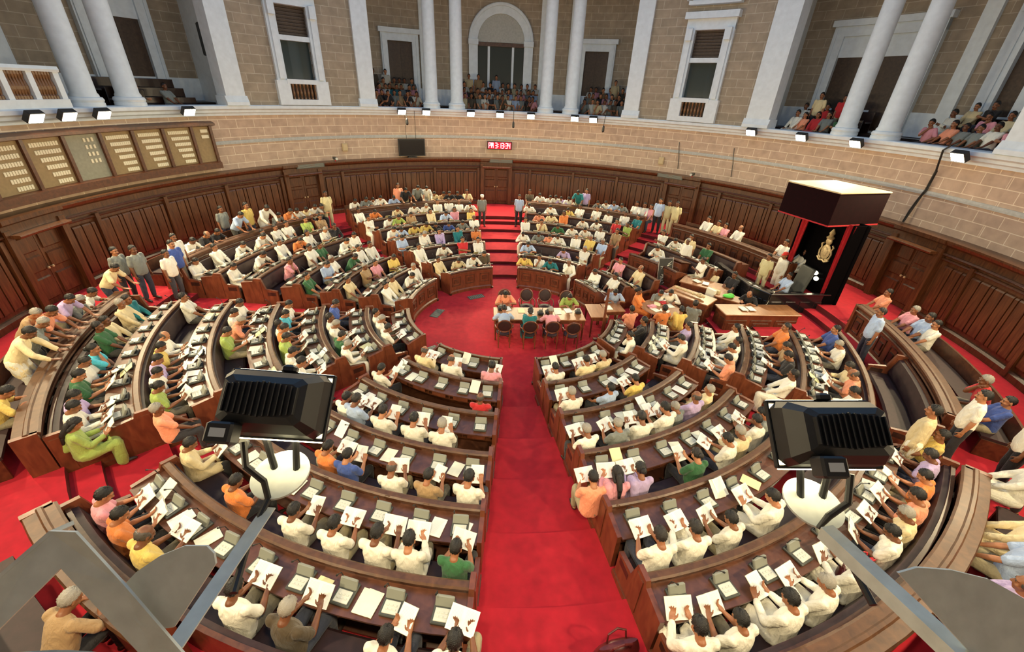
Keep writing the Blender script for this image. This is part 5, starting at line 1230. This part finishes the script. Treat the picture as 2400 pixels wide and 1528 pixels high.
for i, (y, z) in enumerate(((-.55, 1.2), (-.45, 1.34))):
    t2 = thing('reading_lamp', (10.5, 1.45+i*.12, 1.62+i*.16), 'small bright lamp beside the dais chair, '+('lower' if i == 0 else 'upper')+' one', 'lamp', 'small lamps at the dais'); g = G(); g.ell((0, 0, 0), (.07, .09, .07)); g.build('bulb', 'lampedge', t2); g = G(); g.tube((.04, 0, 0), (.25, 0, -.02), .03); g.build('arm', 'black', t2)
g = G(); g.path([(8.85, .95, 1.3), (8.78, .74, 1.36), (8.68, .66, 1.2), (8.62, .66, .95), (8.5, .66, .75), (8.46, .62, .5)], .012, 6); tag(g.build('white_cable', 'pad', None, (8.46, .62, .5)), 'white cable hanging over the black dais front', 'cable')
sheets([(8.72, 2.35, 1.008, 30, pad_me, 'white papers on the black dais desk, left'), (8.85, 1.95, 1.008, 10, prt_me, 'printed papers on the black dais desk, middle')])
# people standing in the aisles
for r, a, yaw, c, fl, w_, lg in [(9.6, 100.0, 195, 'E', 'k', 'standing guard left of the red steps, white cap', (60, 60, 60)), (9.75, 88.7, 172, 'L', '', 'standing guard right of the red steps, dark trousers', (25, 25, 30)), (10.9, 140.9, 225, 'H', '', 'standing between the far left blocks', (190, 180, 140)), (11.0, 50.5, 150, 'L', '', 'standing right of the far right block', (25, 25, 28)), (11.1, 48.3, 145, 'H', '', 'standing in uniform, first beside the pale blue shirt', (190, 180, 140)), (11.1, 46.3, 140, 'H', '', 'standing in uniform, second beside the pale blue shirt', (190, 180, 140)), (10.2, 183.3, 262, 'W', '', 'standing at left doorway, nearest of three', (60, 60, 66)), (10.35, 180.4, 255, 'B', '', 'standing at left doorway with badge', (110, 105, 90)), (10.55, 178.2, 250, 'W', '', 'standing at left doorway, rearmost of three', (150, 145, 130)), (10.75, 185.4, 260, 'E', '', 'standing in the shadow at the left doorway', None),
                             (9.93, -13.8, 75, 'L', 't', 'standing against the right barrier in dark trousers', (40, 45, 60)), (10.5, -36.3, 55, 'W', '', 'standing at the right barrier end, nearest the lamp', None), (11.2, -37.6, 50, 'W', '', 'standing behind others at the right barrier end', None), (11.35, -40.3, 45, 'W', '', 'standing at the right edge by the barrier', None), (9.9, -40.0, 40, 'C', '', 'standing in cream shirt at the right aisle', None)]:
    f = .79 if 10 <= r < 10.42 else (.63 if r < 10 else .95); person(P(r, a, f), R_(yaw), 'd', c, fl, w_, legs=lg)
# ------------------------------------------------------------------ people in the gallery bays
gp = random.Random(21); bayn = {'m': 'middle gallery bay', 'r': 'right gallery bay', 'l': 'left gallery bay'}; cnt = {}
CROWD = []
def gal(a0, a1, rws, n, bay, skip=0.0, name=''):
    for rr, (r, z) in enumerate(rws):
        for i in range(n):
            if gp.random() < skip: continue
            a = a0+(a1-a0)*(i+.5+gp.uniform(-.25, .25))/n; key = (name, rr); cnt[key] = cnt.get(key, 0)
            c = gp.choice('WWWCCELKEMTNPEKW' if bay != 'r' else 'WWWCEPKGRSE'); d = gp.random() < .18 and rr == len(rws)-1
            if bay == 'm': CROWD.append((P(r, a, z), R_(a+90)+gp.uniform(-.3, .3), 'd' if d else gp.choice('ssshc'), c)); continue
            person(P(r, a, z), R_(a+90)+gp.uniform(-.3, .3), 'd' if d else gp.choice('ssshc'), c, 'f' if gp.random() < .2 else '', f'{"standing" if d else "seated"}, {ORD[cnt[key]]} in {"front" if rr == 0 else ("second" if rr == 1 else "back")} row, {name}', True); cnt[key] += 1
RW = [(14.62, 5.35), (15.32, 5.63), (15.97, 5.93)]; RS = [(14.62, 5.3), (15.32, 5.6), (15.97, 5.9)]
gal(121.2, 111.6, RW, 8, 'm', 0, 'gallery left of columns'); gal(102.3, 86.2, RW, 12, 'm', 0, 'gallery under the arch'); gal(76.2, 67, RW, 7, 'm', 0, 'gallery right of columns')
gal(35.5, 27.2, RS[:2], 5, 'r', .2, 'right bay left of columns'); gal(16, 3, RS, 7, 'r', .2, 'right bay beyond the columns'); gal(161.5, 152, RS[:2], 5, 'l', .35, 'left gallery bay')
def crowd():
    co_, fa, cl = [], [], []; n = 0
    for loc, yaw, pose, c in CROWD:
        mt = np.array((Matrix.Translation(loc) @ Matrix.Rotation(yaw, 4, 'Z')).to_4x4())
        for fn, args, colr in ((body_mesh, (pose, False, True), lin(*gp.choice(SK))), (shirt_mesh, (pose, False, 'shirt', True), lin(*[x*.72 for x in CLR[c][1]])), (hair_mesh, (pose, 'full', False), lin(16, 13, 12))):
            me = get(fn, *args); k = len(me.vertices); v = np.empty(k*3); me.vertices.foreach_get('co', v); v = v.reshape(-1, 3) @ mt[:3, :3].T+mt[:3, 3]; co_.append(v)
            for p in me.polygons: fa.append([n+i for i in p.vertices]); cl.append(colr)
            n += k
    me = bpy.data.meshes.new('crowd'); me.from_pydata(np.concatenate(co_).tolist(), [], fa); at = me.attributes.new('Col', 'FLOAT_COLOR', 'FACE'); at.data.foreach_set('color', [x for c in cl for x in c])
    me.polygons.foreach_set('use_smooth', [True]*len(fa)); m, t, b = nt('crowd_cloth'); a = t.nodes.new('ShaderNodeAttribute'); a.attribute_name = 'Col'; t.links.new(a.outputs['Color'], b.inputs['Base Color']); b.inputs['Roughness'].default_value = .8; me.materials.append(m)
    o = bpy.data.objects.new('gallery_crowd', me); COL.objects.link(o); tag(o, 'rows of visitors seated between the columns in the middle gallery bay', 'people', None, 'stuff')
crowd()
for a0, a1, bay in ((121.5, 111.4, 'm'), (102.2, 86.4, 'm'), (76.6, 67, 'm'), (36, 26.5, 'r'), (16.3, 3, 'r'), (162, 152, 'l')):
    for q, (r, z) in enumerate(RW if bay == 'm' else RS):
        o = P(r+.25, (a0+a1)/2, z); t = thing('gallery_bench', o, f'dark gallery bench, {["front", "second", "back"][q]} row, '+{121: 'left of the columns', 102: 'under the arch', 76: 'right of the columns', 36: 'right bay left part', 16: 'right bay right part', 162: 'left bay'}[int(a0)], 'bench', 'gallery benches'); b0, b1 = sorted((a0, a1))
        g = G(); g.sweep([(r-.2, z+.36), (r-.2, z+.42), (r+.22, z+.42), (r+.22, z+.36)], b0, b1); g.build('seat', 'darkwood', t, o); g = G(); g.sweep([(r+.22, z), (r+.24, z+.78), (r+.28, z+.78), (r+.28, z)], b0, b1); g.build('backrest', 'darkwood', t, o)

# ------------------------------------------------------------------ bags and the two floodlights in front of the camera
def handbag(loc, rz, mat, label, s=1.0):
    t = thing('handbag', loc, label, 'bag', None, rz); g = G(); vs = []
    for z, wx, wy in ((0, .2, .09), (.04, .23, .11), (.16, .22, .10), (.26, .19, .06), (.29, .18, .025)):
        vs += [(wx*math.cos(2*math.pi*i/20)*s*(1.1 if abs(math.cos(2*math.pi*i/20)) > .5 else 1), wy*math.sin(2*math.pi*i/20)*s, z*s) for i in range(20)]
    g.add(vs, [(l*20+i, l*20+(i+1) % 20, l*20+20+(i+1) % 20, l*20+20+i) for l in range(4) for i in range(20)]+[tuple(range(19, -1, -1)), tuple(range(80, 100))]); g.build('body', mat, t, smooth=True)
    for sy in (-1, 1): g = G(); g.path([(-.1*s, sy*.04*s, .27*s), (-.09*s, sy*.06*s, .38*s), (0, sy*.07*s, .43*s), (.09*s, sy*.06*s, .38*s), (.1*s, sy*.04*s, .27*s)], .01*s, 6); g.build('handle', mat, t)
    g = G(); g.bbox((0, -.1*s, .14*s), (.24*s, .02, .13*s), b=.008); g.build('front_pocket', mat, t); g = G(); g.bbox((0, -.115*s, .2*s), (.03, .01, .02), b=.003); g.build('clasp', 'steel', t)
handbag((1.50, -9.62, FL[6]), R_(15), 'bag', 'large maroon leather handbag on the aisle floor by the bench end', 1.3)
handbag(P(10.0, -62.0, FL[6]+.44), R_(60), 'bag', 'dark handbag on the bench at lower right', .9); handbag(P(10.02, -59.5, FL[6]+.44), R_(20), 'redplastic', 'striped red handbag on the bench at lower right', .9)
t = thing('wicker_bag', P(7.55, -114.9, FL[4]+.44), 'white woven round bag on the bench behind the left lamp', 'bag'); g = G(); g.lathe((0, 0, 0), [(.1, 0), (.15, .03), (.17, .1), (.15, .17), (.12, .2)], 22)
for k in range(6): z = .03+k*.028; r = .16+.012*math.sin(k*.6); g.lathe((0, 0, z), [(r-.02, 0), (r, .01), (r-.02, .02)], 22)
g.build('body', 'cane', t); g = G()
for k in range(2): g.path([(.13*math.cos(q), .13*math.sin(q)*(.4+.6*k), .18+.16*math.sin(q)) for q in [math.pi*i/10 for i in range(11)]], .012, 6)
g.build('handle', 'cane', t)
# floodlight: lamp housing seen from behind, on a yoke above a round plate carried by an angle-iron bracket
def floodlight(loc, yaw, roll, label):
    t = thing('floodlight', loc, label, 'light', 'big floodlights at the near rail', 0)
    t.rotation_euler = (R_(-47), roll, yaw)                     # the glass looks down and away from the gallery
    # local frame: +Y through the glass, Z up the back of the housing
    g = G(); vs = []
    for y, hx, hz in ((-.115, .115, .06), (-.10, .145, .085), (-.03, .18, .115), (.035, .19, .125), (.045, .185, .12)):
        vs += [(x*hx+(0), y, z*hz) for x, z in ((-.85, -1), (.85, -1), (1, -.8), (1, .8), (.85, 1), (-.85, 1), (-1, .8), (-1, -.8))]
    g.add(vs, [(l*8+i, l*8+(i+1) % 8, l*8+8+(i+1) % 8, l*8+8+i) for l in range(4) for i in range(8)]+[tuple(range(7, -1, -1)), tuple(range(32, 40))])
    g.build('housing', 'black', t); g = G()
    for i in range(13): x = -.12+i*.02; g.bbox((x, -.105, 0), (.006, .05, .13-.03*abs(i-6)/6), b=.002)
    g.build('cooling_fin', 'black', t)
    g = G(); g.bbox((0, .05, .125), (.40, .022, .014), b=.004); g.bbox((0, .05, -.125), (.40, .022, .014), b=.004); g.bbox((-.193, .05, 0), (.014, .022, .26), b=.004); g.bbox((.193, .05, 0), (.014, .022, .26), b=.004); g.build('front_frame', 'black', t)
    g = G(); g.bbox((0, .066, 0), (.372, .007, .272), b=.002); g.build('lamp_glass', 'bigglass', t)
    g = G(); g.bbox((-.10, -.11, -.125), (.09, .075, .075), b=.008); jb = g.build('junction_box', 'black', t); g = G(); g.box((-.10, -.149, -.125), (.05, .002, .03)); g.build('rating_label', 'keypad', jb)
    g = G(); g.bbox((.02, .03, .14), (.06, .04, .035), b=.01); g.build('latch', 'black', t)
    return t
def plate_disc(c, nrm, r, th, g):
    n = Vector(nrm).normalized(); x = n.orthogonal().normalized(); y = n.cross(x); g.prism([Vector(c)+x*math.cos(2*math.pi*i/32)*r+y*math.sin(2*math.pi*i/32)*r for i in range(32)], n*th)
def beam(g, a, b, w_, h_, up=(0, 0, 1)):          # angle iron: two flanges meeting along one edge
    a, b = Vector(a), Vector(b); d = (b-a).normalized(); s = d.cross(Vector(up)).normalized(); u = s.cross(d); m = (a+b)/2; L = (b-a).length
    rot = Matrix((d, s, u)).transposed(); g.box(m+u*0, (L, w_, .005), rot); g.box(m+s*(w_/2-.0025)-u*h_/2, (L, .005, h_), rot)
def cam_pt(x, y, d):                               # a place given by how far right, down and away it is from the eye
    return Vector((0, -CAM_D, CAM_H))+(_r*x-_u*y+_f)*d
FLOODS = [((-.769, -11.174, 5.914), 0.06, R_(5), 'black floodlight on a bracket in front of the camera, left one'), ((1.076, -11.192, 5.903), -0.02, R_(-4), 'black floodlight on a bracket in front of the camera, right one')]
for i, (c, yaw, roll, lab) in enumerate(FLOODS):
    t = floodlight(c, yaw, roll, lab); t.scale = (.86, .86, .86); s = -1 if i == 0 else 1; C = Vector(c)
    lamp_light(None, C+Vector((0, .13, -.10)), (s*1.5, -6.5, 0), LAMP_W*.5)
    pc = C+Vector((.0, -.07, -.26))
    b = thing('bracket', pc, f'grey painted angle iron bracket carrying the {"left" if i == 0 else "right"} floodlight', 'bracket', 'floodlight brackets')
    g = G(); plate_disc(pc, (0, -.15, 1), .095, .008, g); g.build('round_plate', 'bracket', b, pc)
    g = G(); g.path([pc+Vector((-.03, .02, 0)), pc+Vector((-.05, .05, .1)), C+Vector((-.07, .0, -.1)), C+Vector((-.08, 0, -.03))], .012, 8); g.path([pc+Vector((.045, .02, 0)), C+Vector((.05, .0, -.1)), C+Vector((.05, 0, -.02))], .012, 8); g.build('yoke', 'black', b, pc)
    g = G(); q = [pc+Vector(v) for v in ((-.09, -.0, .15), (-.07, -.05, .09), (-.01, -.07, .05), (.0, -.09, -.01), (-.01, -.2, -.05), (-.02*s, -.35, -.08))] if i == 0 else [pc+Vector(v) for v in ((.07, .0, .15), (.06, -.05, .07), (-.01, -.08, .04), (-.03, -.09, .0), (.02, -.12, -.02), (.02, -.3, -.06))]; g.path(q, .011, 8); g.build('power_cable', 'black', b, pc)
    if i == 0:
        e0 = cam_pt(-.575, .43, 1.38); e1 = cam_pt(-.80, .76, 1.02)
        g = G(); beam(g, e0, e1, .042, .04)
        vb = [cam_pt((x-1200)/990, (y-764)/990, d) for x, y, d in ((-80, 1412, .86), (114, 1245, .9), (176, 1247, .9), (290, 1371, .92), (470, 1580, .94), (380, 1590, .94), (142, 1332, .9), (-80, 1552, .86))]
        g.prism(vb, _f*.006); q = [cam_pt((x-1200)/990, (y-764)/990, d) for x, y, d in ((-80, 1412, .86), (114, 1245, .9), (118, 1254, .9), (-80, 1424, .86))]; g.prism(q, _f*.05); g.build('angle_iron', 'bracket', b, pc)
        gu = [cam_pt((x-1200)/990, (y-764)/990, .95) for x, y in ((286, 1375), (320, 1340), (373, 1304), (432, 1280), (484, 1280), (501, 1297), (505, 1322), (408, 1470), (370, 1475))]; n_ = _f
    else:
        e0 = cam_pt(.745, .475, 1.34); e1 = cam_pt(1.10, .80, .98)
        g = G(); beam(g, e0, e1, .045, .042); g.build('angle_iron', 'bracket', b, pc)
        gu = [cam_pt(x, y, 1.0) for x, y in ((.915, .585), (.96, .572), (1.04, .578), (1.13, .60), (1.24, .66), (1.32, .80), (1.10, .79))]; n_ = (gu[2]-gu[0]).cross(gu[5]-gu[0]).normalized()
    g = G(); g.prism(gu, n_*.006); g.build('gusset_plate', 'bracket', b, pc)
c = cam_pt(-1.15, .80, .72); t = thing('coiled_hose', c, 'thick grey coiled cable in the lower left corner', 'cable'); g = G(); g.path([c+_r*(.17*math.cos(q))-_u*(.05-.055*math.sin(q))+_f*.02*math.cos(q) for q in [math.pi*(-.1+1.2*i/20) for i in range(21)]], .014, 10); g.build('hose', 'grey', t, c)
bpy.context.view_layer.update()
